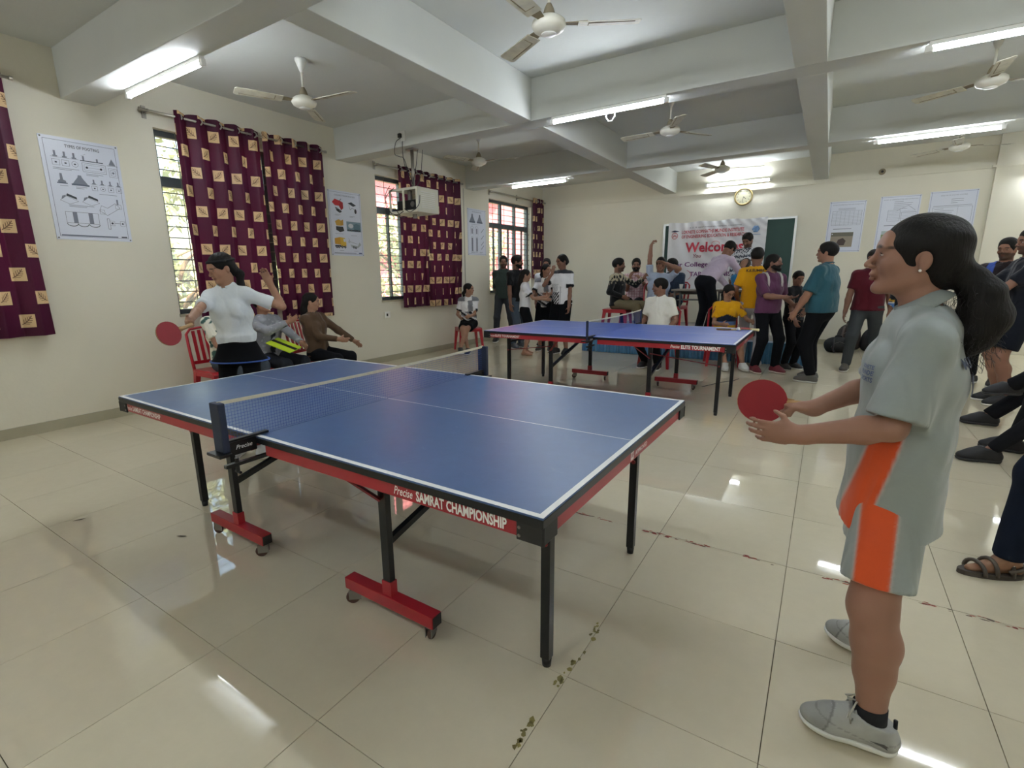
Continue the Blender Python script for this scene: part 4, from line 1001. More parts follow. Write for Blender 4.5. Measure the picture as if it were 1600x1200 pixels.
    def mesh(s, name, m, parent, org, colour=None):
        F = s.F; F[0] = F[-1] = 1; F[:, 0] = F[:, -1] = 1; F[:, :, 0] = F[:, :, -1] = 1
        I = F < 0
        c = np.zeros([n-1 for n in F.shape], np.uint8)
        for dx in (0, 1):
            for dy in (0, 1):
                for dz in (0, 1): c += I[dx:F.shape[0]-1+dx, dy:F.shape[1]-1+dy, dz:F.shape[2]-1+dz]
        act = (c > 0) & (c < 8); idx = np.argwhere(act)
        if not len(idx): return None
        i, j, k = idx.T; acc = np.zeros((len(idx), 3)); cnt = np.zeros(len(idx))
        cor = [(dx, dy, dz) for dx in (0, 1) for dy in (0, 1) for dz in (0, 1)]
        val = {q: F[i+q[0], j+q[1], k+q[2]] for q in cor}
        pos = [{0: s.ax[0][i], 1: s.ax[0][i+1]}, {0: s.ax[1][j], 1: s.ax[1][j+1]}, {0: s.ax[2][k], 1: s.ax[2][k+1]}]
        for q in cor:
            for d in range(3):
                if q[d]: continue
                r = list(q); r[d] = 1; r = tuple(r); a, b = val[q], val[r]; cr = (a < 0) != (b < 0)
                t = np.where(cr, a/np.where(cr, a-b, 1), 0)
                for e in range(3):
                    pa, pb = pos[e][q[e]], pos[e][r[e]]; acc[:, e] += np.where(cr, pa+(pb-pa)*t, 0)
                cnt += cr
        V = acc/cnt[:, None]
        num = np.full(act.shape, -1, np.int64); num[act] = np.arange(len(idx))
        faces = []
        for d in range(3):
            a = [slice(1, -1)]*3; a[d] = slice(0, -1); b = list(a); b[d] = slice(1, None)
            Ia, Ib = I[tuple(a)], I[tuple(b)]
            for flag, flip in ((Ia & ~Ib, False), (~Ia & Ib, True)):
                p = np.argwhere(flag)
                if not len(p): continue
                off = [1, 1, 1]; off[d] = 0; p = p+np.array(off)
                e, f = [x for x in range(3) if x != d]
                def cell(u, v):
                    q = p.copy(); q[:, e] -= u; q[:, f] -= v; return num[q[:, 0], q[:, 1], q[:, 2]]
                quad = np.stack([cell(0, 0), cell(1, 0), cell(1, 1), cell(0, 1)], 1)
                if (d == 1) != flip: quad = quad[:, ::-1]
                faces.append(quad)
        Q = np.concatenate(faces); Q = Q[(Q >= 0).all(1)]
        me = bpy.data.meshes.new(name); n = len(Q)
        me.vertices.add(len(V)); me.vertices.foreach_set('co', (V-np.array(org)).astype(np.float32).ravel())
        me.loops.add(n*4); me.loops.foreach_set('vertex_index', Q.astype(np.int32).ravel())
        me.polygons.add(n); me.polygons.foreach_set('loop_start', np.arange(0, n*4, 4, dtype=np.int32))
        me.update(calc_edges=True); me.shade_smooth(); me.materials.append(m)
        if colour is not None:
            cc = colour(V); a = me.color_attributes.new('col', 'FLOAT_COLOR', 'POINT')
            buf = np.ones((len(V), 4), np.float32); buf[:, :3] = cc; a.data.foreach_set('color', buf.ravel())
        return link(bpy.data.objects.new(name, me), parent)

def skin_mat():
    m = mat('skin', 'ffffff', .5, attr=True, noise=.06, nscale=25, sub=.06, spec=.4); return m
M_SKIN = skin_mat()
M_CLOTH = mat('cloth', 'ffffff', .85, attr=True, noise=.05, nscale=60, sheen=.15, spec=.2)
M_SHINY = mat('jersey_cloth', 'ffffff', .5, attr=True, noise=.04, nscale=90, sheen=.2, spec=.35)
def folds(m, sc, dist):
    g = N(m); b = m.node_tree.nodes['Principled BSDF']; tc = g.new('ShaderNodeTexCoord')
    mp = g.new('ShaderNodeMapping'); mp.inputs['Scale'].default_value = (1.3, 1.3, .7); g.link(tc.outputs['Object'], mp.inputs[0])
    nz = g.new('ShaderNodeTexNoise', Scale=sc, Detail=1.5, Roughness=.4, Distortion=.7); g.link(mp.outputs[0], nz.inputs['Vector'])
    bp = g.new('ShaderNodeBump', Strength=.75, Distance=dist); g.link(nz.outputs['Fac'], bp.inputs['Height']); g.link(bp.outputs[0], b.inputs['Normal'])
folds(M_CLOTH, 7.0, .045); folds(M_SHINY, 6.0, .045)
M_DENIM = mat('trouser_cloth', 'ffffff', .9, attr=True, noise=.12, nscale=80, spec=.15)
def hair_mat():
    m = bpy.data.materials.new('hair_strands'); m.use_nodes = True; g = N(m); b = m.node_tree.nodes['Principled BSDF']
    a = g.new('ShaderNodeAttribute', attribute_name='col'); g.link(a.outputs['Color'], b.inputs['Base Color'])
    tc = g.new('ShaderNodeTexCoord'); mp = g.new('ShaderNodeMapping'); mp.inputs['Scale'].default_value = (90, 90, 14); g.link(tc.outputs['Object'], mp.inputs[0])
    nz = g.new('ShaderNodeTexNoise', Scale=1.6, Detail=4.0); g.link(mp.outputs[0], nz.inputs['Vector'])
    bp = g.new('ShaderNodeBump', Strength=.6, Distance=.006); g.link(nz.outputs['Fac'], bp.inputs['Height']); g.link(bp.outputs[0], b.inputs['Normal'])
    b.inputs['Roughness'].default_value = .6; b.inputs['Specular IOR Level'].default_value = .22
    return m
M_HAIR = hair_mat()
M_SHOE = mat('shoe_upper', 'ffffff', .6, attr=True, noise=.1, nscale=40)
M_SOLE = mat('shoe_sole', 'ffffff', .6, attr=True)
M_EYE = mat('eyeball', 'ffffff', .2, attr=True)
HAIRC = '15120f'

def two_bone(a, t, l1, l2, pole):
    a, t = np.array(a, float), np.array(t, float); d = t-a; L = min(np.linalg.norm(d), (l1+l2)*.999); u = unit(d)
    x = (l1*l1-l2*l2+L*L)/(2*L); h = math.sqrt(max(l1*l1-x*x, 0)); p = np.array(pole, float); p = unit(p-u*(p@u))
    return a+u*x+p*h, a+u*L

def hand(F, w, d, pn, side, s, cell, curl=.5, grip=None, thumb=1.0):
    """w wrist, d direction of the hand, pn palm normal (palm faces pn); side +1 = thumb on +lat"""
    d = unit(d); pn = unit(np.array(pn, float)-d*(np.array(pn, float)@d)); lat = unit(np.cross(d, pn))*side
    B = np.array([lat, d, pn]); rf = max(.0078*s, cell*.62)
    F.ell(w+d*.048*s, np.array([.040, .052, .0155])*s+max(0, rf-.009), B, k=.012)
    ln = (.034, .038, .036, .028)
    for i in range(4):
        o = (-.028+.0187*i)*-1
        b0 = w+(d*(.088-.006*abs(i-1.4))+lat*o)*s
        spread = o*3.2
        c = curl*(1+.12*i)
        d1 = unit(d*math.cos(c*.6)+pn*math.sin(c*.6)+lat*spread*(1-curl*.5)); d2 = unit(d*math.cos(c*1.5)+pn*math.sin(c*1.5)+lat*spread*.4); d3 = unit(d*math.cos(c*2.4)+pn*math.sin(c*2.4))
        p1 = b0+d1*ln[i]*s; p2 = p1+d2*ln[i]*.72*s; p3 = p2+d3*ln[i]*.55*s
        F.cone(b0-d*.02*s, p1, rf*1.12, rf, .006); F.cone(p1, p2, rf, rf*.92, .004); F.cone(p2, p3, rf*.92, rf*.8, .004)
    t0 = w+(d*.028+lat*.026)*s; td = unit(d*.62+lat*.75*thumb+pn*.25); t1 = t0+td*.038*s; td2 = unit(d*.8+lat*.35*thumb+pn*(.3+.5*curl)); t2 = t1+td2*.030*s
    F.cone(w+d*.015*s, t1, rf*1.5, rf*1.15, .012); F.cone(t1, t2, rf*1.15, rf*.9, .005)

def head_basis(fwd, up):
    f = unit(fwd); u = unit(np.array(up, float)-f*(np.array(up, float)@f)); l = np.cross(u, f); return l, f, u
def head_prims(F, c, B, s, female, near=False, chin_up=0):
    l, f, u = B; M = np.array([l, f, u])
    P = lambda a, b, e: c+(l*a+f*b+u*e)*s
    R = lambda *r: np.array(r)*s
    F.ell(P(0, -.010, .032), R(.074, .096, .086), M, .02)
    F.ell(P(0, .022, -.028), R(.060 if not female else .057, .070, .078), M, .03)
    w = .045 if female else .052
    for q in (-1, 1):
        F.cone(P(q*w, -.005, -.050), P(q*.014, .064, -.090), .020*s, .014*s, .025)
        F.ell(P(q*.037, .060, -.022), R(.026, .024, .026), M, .02)
        F.ell(P(q*.033, .094, .007), R(.017, .012, .010), M, .010, 's')
        F.ell(P(q*.0315, .079, .004), R(.0165, .012, .0105), M, .004)
        F.ell(P(q*.030, .086, .0235), R(.026, .010, .0055), M, .010)
        e = P(q*.074, -.012, -.006); F.ell(e, R(.008, .016, .028), M, .006); F.ell(P(q*.084, -.009, -.002), R(.006, .008, .015), M, .003, 's'); F.ell(P(q*.077, -.008, -.032), R(.006, .008, .009), M, .005)
    F.ell(P(0, .082, .040), R(.040, .016, .030), M, .03)
    F.ell(P(0, .078, -.093), R(.017, .013, .014), M, .016)
    F.cone(P(0, .092, .012), P(0, .114, -.026), .0075*s, .0100*s, .010)
    for q in (-1, 1): F.ell(P(q*.0125, .103, -.031), R(.008, .010, .007), M, .005)
    F.ell(P(0, .091, -.048), R(.020, .011, .012), M, .008)
    F.ell(P(0, .0975, -.0535), R(.020, .0075, .0050), M, .004); F.ell(P(0, .0940, -.0660), R(.017, .0080, .0058), M, .004)
    F.ell(P(0, .107, -.0600), R(.022, .005, .0014), M, .002, 's')
def face_colour(V, col, c, B, s, skin, brow=True, beard=0, lips=None, brows='1a1512'):
    l, f, u = B; X = (V-c)@l/s; Y = (V-c)@f/s; Z = (V-c)@u/s
    near = (np.abs(X) < .1) & (np.abs(Y) < .13) & (np.abs(Z) < .14)
    sk = np.array(lin(skin)); lp = np.array(lin(lips)) if lips else sk*np.array([.80, .58, .58])
    def put(w, c2):
        w = np.clip(w, 0, 1)[:, None]; col[:] = col*(1-w)+np.array(c2)*w
    front = near & (Y > .05)
    if beard:
        d = np.clip((-.030-.25*np.abs(X)+.012-Z)/.010, 0, 1)*np.clip((Y+.012)/.02, 0, 1)*np.clip((Z+.125)/.012, 0, 1); put(np.where(near, d, 0)*min(.85, .45+.4*beard), lin('1d1613'))
    d = 1-np.sqrt((X/.023)**2+((Z+.060)/.0145)**2); put(np.where(front & (Y > .08), np.clip(d*4, 0, 1), 0)*.5, lp)
    d = 1-np.sqrt((X/.019)**2+((Z+.0600)/.003)**2); put(np.where(front & (Y > .08), np.clip(d*2, 0, 1), 0)*.55, lp*.4)
    for q in (-1, 1):
        if brow:
            zz = Z-(.0265-((X-q*.034)**2)*6); d = 1-np.sqrt(((X-q*.034)/.025)**2+(zz/.0075)**2); put(np.where(front, np.clip(d*3, 0, 1), 0)*.95, lin(brows))
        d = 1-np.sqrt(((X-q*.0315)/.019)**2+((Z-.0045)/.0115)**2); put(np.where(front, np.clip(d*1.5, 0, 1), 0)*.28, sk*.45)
    for q in (-1, 1):
        d = 1-np.sqrt(((X-q*.009)/.0045)**2+((Z+.0375)/.0035)**2); put(np.where(front & (Y > .09), np.clip(d*2, 0, 1), 0)*.6, sk*.25)
    return col
def eye_objs(c, B, s, parent, org, near=False):
    l, f, u = B
    for q in (-1, 1):
        p = c+(l*q*.0315+f*.0835+u*.0040)*s
        n = 16 if near else 10; bm = bmesh.new(); bmesh.ops.create_uvsphere(bm, u_segments=n, v_segments=n//2+2, radius=1)
        me = bpy.data.meshes.new('eye'); bm.to_mesh(me); bm.free(); me.shade_smooth(); me.materials.append(M_EYE)
        a = me.color_attributes.new('col', 'FLOAT_COLOR', 'POINT')
        for i, v in enumerate(me.vertices):
            x, y, z = v.co; dark = (x*.0150)**2+(y*.0066)**2 < .0075**2 and z > 0
            a.data[i].color = (*lin('140c08'), 1) if dark else (*lin('b9aea2'), 1)
            v.co = tuple((l*x*.0150+u*y*.0066+f*z*.0095)*s)
        o = bpy.data.objects.new('eye', me); o.location = tuple(p-np.array(org)); link(o, parent)
        bm = bmesh.new()     # lids: a dark lash line above each eye
        pts = [tuple(p+(l*x+u*(.0062-((x)*(x))*22)+f*(.0098-abs(x)**2*30))*s-np.array(org)) for x in np.linspace(-.0125, .0125, 7)]
        path(bm, pts, .0015*s, 5); finish('eyelash', bm, M_LASH, parent)
M_LASH = mat('lash', '17110d', .8)

def hash_noise(V, f, seed=0):
    rd = np.random.RandomState(seed); o = 0
    for i in range(6):
        n = rd.normal(size=3); n /= np.linalg.norm(n); o = o+np.sin((V@n)*f*(.6+.3*i)+rd.rand()*6)
    return o/3
HAIR_STYLES = ('short', 'ponytail', 'long', 'bun', 'bald', 'cap')
def build_hair(c, B, s, style, parent, org, cell, seed=0, colr=HAIRC, opts=None, near=False):
    l, f, u = B; M = np.array([l, f, u]); P = lambda a, b, e: c+(l*a+f*b+u*e)*s; R = lambda *r: np.array(r)*s
    lo = c-.16*s; hi = c+.16*s; pts = []
    if opts and 'tail' in opts: pts = [p for p, r in opts['tail']]; lo = np.minimum(lo, np.min(pts, 0)-.1); hi = np.maximum(hi, np.max(pts, 0)+.1)
    F = Field(lo, hi, cell); F.pad = .04
    thick = .010 if style in ('ponytail', 'bun', 'cap', 'long') else .013
    F.ell(P(0, -.012, .038), R(.074+thick, .096+thick, .084+thick), M, .0)
    if style == 'short': F.ell(P(0, .01, .085), R(.058, .075, .045), M, .03)
    if style in ('ponytail', 'bun', 'long'): F.ell(P(0, -.06, -.02), R(.070, .050, .065), M, .03)
    # open the face: carve a block in front and below the hairline
    F.ell(P(0, .098, -.055), R(.074, .100, .112 if style != 'cap' else .098), M, .012, 's')
    F.ell(P(0, .02, -.13), R(.13, .13, .10), M, .01, 's') if style in ('short', 'bald', 'cap') else F.ell(P(0, .045, -.13), R(.13, .095, .10), M, .01, 's')
    for q in (-1, 1): F.ell(P(q*.082, -.004, -.012), R(.020, .026, .036), M, .006, 's')
    if style == 'bald': F.ell(P(0, .03, .10), R(.072, .11, .075), M, .01, 's')
    if opts and 'tail' in opts:
        t = opts['tail']
        for (a, ra), (b, rb) in zip(t, t[1:]): F.cone(a, b, ra, rb, .02)
    F.wrinkle((.0045 if near else .0026)*s, 60 if near else 70 if cell < .006 else 45, seed, 2.0)
    F.mesh('hair', M_HAIR, parent, org, lambda V: np.tile(lin(colr), (len(V), 1)))
def build_beard(c, B, s, parent, org, cell, full=1.0, colr=HAIRC):
    l, f, u = B; M = np.array([l, f, u]); P = lambda a, b, e: c+(l*a+f*b+u*e)*s; R = lambda *r: np.array(r)*s
    F = Field(c-.14*s, c+.14*s, cell); t = .0035*full
    F.ell(P(0, .024, -.032), R(.060+t, .072+t, .078+t), M, .0)
    for q in (-1, 1): F.cone(P(q*.052, -.005, -.050), P(q*.016, .074, -.094), (.021+t)*s, (.017+t)*s, .02)
    F.ell(P(0, .089, -.096), R(.022+t, .017+t, .020+t), M, .015)
    F.ell(P(0, .100, -.045), R(.026, .010, .009), M, .01)
    p = P(0, 0, -.032); q = P(0, .03, 0)
    F.cutplane(P(0, .09, -.036), unit(u*.93+f*.37)); F.cutplane(P(0, -.02, 0), -f)
    F.ell(P(0, .112, -.0605), R(.021, .02, .0085), M, .003, 's')
    F.mesh('beard', M_HAIR, parent, org, lambda V: np.tile(lin(colr), (len(V), 1)))

def plain(c):
    c = np.array(lin(c)); return lambda V, J: np.tile(c, (len(V), 1))

def person(label, pos, face, H=1.7, skin='8f6549', female=False, build=1.0, hipz=None, lean=(0, 0), twist=0., head=(0, 0), head_roll=0., handL=None, handR=None,
           elbowL=None, elbowR=None, footL=None, footR=None, kneeL=None, kneeR=None, top='3a3a3a', topc=None, sleeve='short', hem=.04, bottom='202226', legs='trousers', botc=None,
           shoe='2a2a2c', sole='d8d6d0', hair='short', hairc=HAIRC, beard=0, tail=None, group='people in the hall', cell=.0135, hcell=.0076, belly=0., tuck=False, collar=None,
           palmL=None, palmR=None, curl=.5, wr=.0028, seed=1, joints=None, foot_dirs=None, gripR=None, loose=0., sockc=None, extra=None, shoes=True, barefoot=False, neckline=.0, hipw=None, skirt=None, tuckz=.02, armb=1.0, legb=1.0, hscale=1.0, near=False, cuffs=None, hdirL=None, hdirR=None, curlL=None, curlR=None, z0=0.):
    s = H/1.7; base = V3(pos[0], pos[1], z0); a = math.radians(face); f = V3(math.cos(a), math.sin(a), 0); l = V3(-math.sin(a), math.cos(a), 0); u = V3(0, 0, 1)
    W = lambda p: V3(p[:3]) if len(p) == 4 else base+l*p[0]+f*p[1]+u*p[2]
    g = .93 if female else 1.0; g *= build
    hz = .91*s if hipz is None else hipz
    Pv = base+u*hz+ (f*0)
    T = unit(u+f*math.tan(lean[0])+l*math.tan(lean[1]))
    tw = math.radians(twist); la = unit(l*math.cos(tw)-f*math.sin(tw)); fa = unit(np.cross(la, T)); la = unit(np.cross(T, fa))
    J = dict(P=Pv, T=T, f=f, l=l, fa=fa, la=la, s=s, base=base)
    J['C'] = Pv+T*.30*s; J['N'] = Pv+T*.52*s
    sw = (.148 if female else .168)*s*(1+(build-1)*.5); hw = (.085 if hipw is None else hipw)*s
    J['shL'] = J['N']-T*.068*s+la*sw; J['shR'] = J['N']-T*.068*s-la*sw
    J['hL'] = Pv+l*hw-u*.01*s; J['hR'] = Pv-l*hw-u*.01*s
    A1, A2, L1, L2 = .285*s, .245*s, .425*s, .42*s
    up_head = unit(T*.5+u*.6)
    yaw, pit = math.radians(head[0]), math.radians(head[1])
    hf = unit((f*math.cos(yaw)+l*math.sin(yaw))*math.cos(pit)+u*math.sin(pit)); J['hf'] = hf
    J['H'] = J['N']+up_head*.145*s+hf*.012*s
    for S, q in (('L', 1), ('R', -1)):
        hd = handL if S == 'L' else handR
        tgt = W(hd) if hd is not None else J['sh'+S]+V3(0, 0, -1)*(A1+A2)*.985+la*q*.03*s+f*.05*s
        pole = (elbowL if S == 'L' else elbowR)
        pole = (l*pole[0]+f*pole[1]+u*pole[2]) if pole is not None else (-f*.8-u*.5+la*q*.35)
        J['el'+S], J['wr'+S] = two_bone(J['sh'+S], tgt, A1, A2, pole)
        ft = footL if S == 'L' else footR
        ft = W(ft) if ft is not None else W((q*.10*s, 0, .085*s))
        kp = kneeL if S == 'L' else kneeR
        kp = (l*kp[0]+f*kp[1]+u*kp[2]) if kp is not None else (f+l*q*.12)
        J['kn'+S], J['an'+S] = two_bone(J['h'+S], ft, L1, L2, kp)
        fq = None if foot_dirs is None else (tuple(foot_dirs[0 if S == 'L' else 1])+(0,))[:3]
        J['fd'+S] = unit(f+l*q*.18) if fq is None else unit(l*fq[0]+f*fq[1]+u*fq[2])
    if joints: J.update({k: np.array(v, float) for k, v in joints.items()})
    f = J['f']; fa = J['fa']; la = J['la']; T = J['T']; Pv = J['P']
    HB = head_basis(J['hf'], unit(up_head if 'hu' not in J else J['hu'])); hs = s*(.97 if female else 1.0)*(.98)*hscale
    hc = J['H']
    allp = np.array([J[k] for k in ('P', 'C', 'N', 'H', 'shL', 'shR', 'elL', 'elR', 'wrL', 'wrR', 'knL', 'knR', 'anL', 'anR')])
    lo = allp.min(0)-.30*s; hi = allp.max(0)+.30*s; lo[2] = max(lo[2], base[2]-.02); hi[2] = max(hc[2]+.2*s, J['wrL'][2]+.22*s, J['wrR'][2]+.22*s)
    org = base; root = thing('person', label, 'person', tuple(org), 0, group)
    hfine = (hc-.13*hs, hc+.14*hs, hcell)
    # ---- body (one continuous skin surface)
    fine = [hfine]
    F = Field(lo, hi, cell, fine)
    F.cone(Pv-T*.02*s, Pv+T*.10*s, .105*s*g, .092*s*g, .03, (la, .72)); F.cone(Pv+T*.10*s, J['C'], .088*s*g, .10*s*g, .04, (la, .70))
    F.cone(J['C'], J['N']-T*.10*s, .10*s*g, .085*s*g, .04, (la, .66)); F.cone(J['shL'], J['shR'], .048*s, .048*s, .04)
    F.cone(J['N']-T*.05*s, hc-HB[2]*.05*s-HB[1]*.018*s, (.056 if female else .064)*s, (.048 if female else .056)*s, .03)
    for S, q in (('L', 1), ('R', -1)):
        sh, el, wr_, h_, kn, an = (J[k+S] for k in ('sh', 'el', 'wr', 'h', 'kn', 'an'))
        ga = g*(.9 if female else 1)*armb; gl = g*legb*(.76 if legs in ('trousers', 'slim') else 1); ft_ = .72 if (shoes and not barefoot) else 1
        F.cone(sh, el, .050*s*ga, .038*s*ga, .03); m = el+(wr_-el)*.3; F.cone(el, m, .037*s*ga, .040*s*ga, .015); F.cone(m, wr_, .040*s*ga, .0255*s*math.sqrt(armb), .015)
        F.cone(h_, kn, .082*s*gl, .054*s*gl, .05); back = unit(np.cross(np.cross(an-kn, J['fd'+S]), an-kn)+1e-6)
        cm = kn+(an-kn)*.30-back*.012*s; F.cone(kn, cm, .052*s*gl, .054*s*gl, .04); F.cone(cm, cm+(an-cm)*.35, .054*s*gl, .046*s*gl, .04); F.cone(cm+(an-cm)*.35, an, .046*s*gl, .034*s*math.sqrt(legb), .03)
        pd = J.get('hd'+S); dd = pd if pd is not None else (hdirL if S == 'L' else hdirR)
        dd = unit(wr_-el) if dd is None else (unit(l*dd[0]+f*dd[1]+u*dd[2]) if pd is None else unit(pd))
        pn = palmL if S == 'L' else palmR
        pn = -la*q if pn is None else (l*pn[0]+f*pn[1]+u*pn[2])
        if abs(unit(pn)@dd) > .95: pn = f
        cu = {'L': curlL, 'R': curlR}[S]
        latref = np.cross(dd, unit(pn-dd*(pn@dd)))
        sd = J.get('thumb'+S)
        if sd is None: sd = 1 if latref@(f+u*.3) > 0 else -1
        F.cone(wr_-dd*.01, wr_+dd*.03*s, .0255*s, .022*s, .015)
        hand(F, wr_, dd, pn, sd, s*(.95 if female else 1.05), cell*.55 if near else cell, curl if cu is None else cu)
        fd = J['fd'+S]; 
        heel = an-fd*.035*s-V3(0, 0, 1)*.045*s; toe = an+fd*.15*s-V3(0, 0, 1)*.058*s
        F.cone(an, heel, .036*s*ft_, .028*s*ft_, .02); F.cone(heel, toe, .026*s*ft_, .020*s*ft_, .02)
        if ft_ == 1: F.cone(an, an+fd*.08*s-V3(0, 0, 1)*.045*s, .034*s, .028*s, .03)
        J['heel'+S], J['toe'+S] = heel, toe
    head_prims(F, hc, HB, hs, female, near)
    def skc(V):
        col = np.tile(lin(skin), (len(V), 1)).astype(float); return face_colour(V, col, hc, HB, hs, skin, beard=beard)
    F.mesh('body', M_SKIN, root, org, skc)
    eye_objs(hc, HB, hs, root, org, near)
    # ---- hair
    o_ = {}
    hcl = hcell*.75 if near else .009
    if tail is not None: o_['tail'] = [(hc+(HB[0]*p[0]+HB[1]*p[1]+HB[2]*p[2])*hs, p[3]*hs) for p in tail]
    if hair: build_hair(hc, HB, hs, hair, root, org, hcl, seed, hairc, o_, near)
    if beard >= 1: build_beard(hc, HB, hs, root, org, hcl, beard, hairc)
    # ---- top
    cl = cell
    def torso(F, o, hemv):
        gg = g
        a0 = Pv-T*hemv
        w0 = .108*s*gg+o+(0 if tuck else .017); k = .05
        F.cone(a0, Pv+T*.12*s, w0+loose*.6, .098*s*gg+o+belly*.3+loose, k, (la, .70), fa=True); F.cone(Pv+T*.10*s, J['C'], .096*s*gg+o+loose, .104*s*gg+o+loose*.5, k, (la, .68)); F.cone(J['C'], J['N']-T*.09*s, .104*s*gg+o+loose*.5, .088*s*gg+o, k, (la, .64))
        if near: F.cone(a0, Pv+T*.10*s, .108*s, .098*s, .05, (la, .56), fa=True)
        if belly: F.ell(Pv+T*.13*s+fa*.06*s, (.13*s, .07*s+belly, .14*s), np.array([la, fa, T]), .05)
        if female: 
            for q in (-1, 1): F.ell(J['C']+T*.055*s+fa*.075*s+la*q*.065*s, np.array([.055, .045, .055])*s+o*.4, np.array([la, fa, T]), .04)
        F.cone(J['shL'], J['shR'], .038*s+o, .038*s+o, .045); [F.cone(J['N']-T*.018*s+(J['sh'+S_]-J['N'])*.25, J['sh'+S_]+T*.004*s, .036*s+o*.6, .038*s+o*.8, .04) for S_ in 'LR']; F.cone(J['N']-T*.06*s, J['N']-T*.005*s+unit(hc-J['N'])*(.02-neckline)*s, .075*s+o, (.062 if not female else .056)*s+o*.5, .04, fb=True)
    if top:
        F = Field(lo, hi, cl); o = .011*s
        torso(F, o, hem*s if not tuck else -tuckz*s)
        for S in 'LR':
            sh, el, wr_ = J['sh'+S], J['el'+S], J['wr'+S]
            if sleeve == 'short':
                e = sh+(el-sh)*.72; F.cone(sh, e, .048*s*g+o, .050*s*g+o+loose*.9, .035, fb=True)
            elif sleeve == 'elbow':
                F.cone(sh, el, .047*s*g+o, .043*s*g+o, .035); F.cone(el, el+(wr_-el)*.2, .048*s*g+o, .046*s*g+o, .02, fb=True)
            elif sleeve == 'long':
                F.cone(sh, el, .046*s*g+o, .038*s*g+o, .035); F.cone(el, wr_-unit(wr_-el)*.01, .041*s*g+o, .029*s*g+o, .02, fb=True)
            elif sleeve == 'half':
                e = sh+(el-sh)*.9; F.cone(sh, e, .048*s*g+o, .050*s*g+o+loose*1.1, .035, fb=True)
        # neck opening
        F.cone(J['N']-T*.0*s, hc, (.060 if not female else .058)*s, .075*s, .01, mode='s', fa=False)
        F.wrinkle(wr*(1.0), 24, seed, 1.0)
        tc = topc if topc else plain(top)
        F.mesh('shirt', M_SHINY if near else M_CLOTH, root, org, lambda V: tc(V, J))
    if collar:
        bm = bmesh.new(); cN = J['N']+unit(hc-J['N'])*.010*s+fa*.008*s; n = 18; r0, r1 = (.064 if female else .070)*s, (.086)*s
        ax = unit(unit(hc-J['N'])+fa*.42); e1 = unit(fa-ax*(fa@ax)); e2 = np.cross(ax, e1)
        rings = []
        for k_ in range(n+1):
            an_ = (k_/n)*(2*PI-.5)+.25; dv = e1*math.cos(an_)+e2*math.sin(an_); drop = .012+.022*abs(math.cos(an_/2))**6
            pin = cN+dv*r0*.93+ax*.022*s; po = cN+dv*r1-ax*drop*s*1.2
            rings.append([bm.verts.new(tuple(p-org)) for p in (pin, po, po-dv*.005-ax*.003, pin-dv*.005)])
        for ra, rb in zip(rings, rings[1:]):
            for q in range(4): bm.faces.new((ra[q], ra[(q+1) % 4], rb[(q+1) % 4], rb[q]))
        bm.faces.new(rings[0][::-1]); bm.faces.new(rings[-1])
        bmesh.ops.recalc_face_normals(bm, faces=bm.faces[:]); finish('collar', bm, mat('collar_'+collar, collar, .8), root, True)
    # ---- bottoms
    if bottom:
        F = Field(np.minimum(lo, lo), np.array([hi[0], hi[1], min(hi[2], Pv[2]+.3*s)]), cl); o = .013*s
        F.cone(J['hL']*.85+J['hR']*.15, J['hR']*.85+J['hL']*.15, .080*s*g+o, .080*s*g+o, .03)
        F.cone(Pv-T*.02*s, Pv+T*.11*s, .105*s*g+o*(1 if not tuck else 1.25), .092*s*g+o*(1 if not tuck else 1.6), .04, (la, .72), fb=True)
        for S in 'LR':
            h_, kn, an = J['h'+S], J['kn'+S], J['an'+S]
            if legs == 'trousers':
                F.cone(h_, kn, .080*s*g+o, .058*s*g+o, .04); F.cone(kn, an-(an-kn)*.02, .056*s*g+o, .046*s+o, .03, fb=True)
            elif legs == 'slim':
                F.cone(h_, kn, .085*s*g+o*.6, .056*s*g+o*.6, .04); F.cone(kn, an-(an-kn)*.06, .055*s*g+o*.6, .038*s+o*.6, .03, fb=True)
            elif legs == 'shorts':
                e = h_+(kn-h_)*(.80); F.cone(h_, e, .090*s*g+o, .082*s*g+o+.006, .04, fb=True)
            elif legs == 'shorts_long':
                e = h_+(kn-h_)*(1.0); F.cone(h_, e, .092*s*g+o+.004, .078*s*g+o+.010, .04, fb=True)
        if skirt: F.cone(Pv+u*tuckz*1.0*s, Pv+u*.02*s, .092*s*g+.012, .11*s*g+.014, .03, (l, .74)); F.cone(Pv+u*.04*s, Pv-u*skirt[0]*s, .11*s*g+.01, skirt[1]*s, .03, (l, .74), fb=True)
        F.wrinkle(wr*1.1, 20, seed+5, .6)
        bc = botc if botc else plain(bottom)
        F.mesh('trousers' if legs in ('trousers', 'slim') else 'shorts', M_SHINY if near else M_DENIM, root, org, lambda V: bc(V, J))
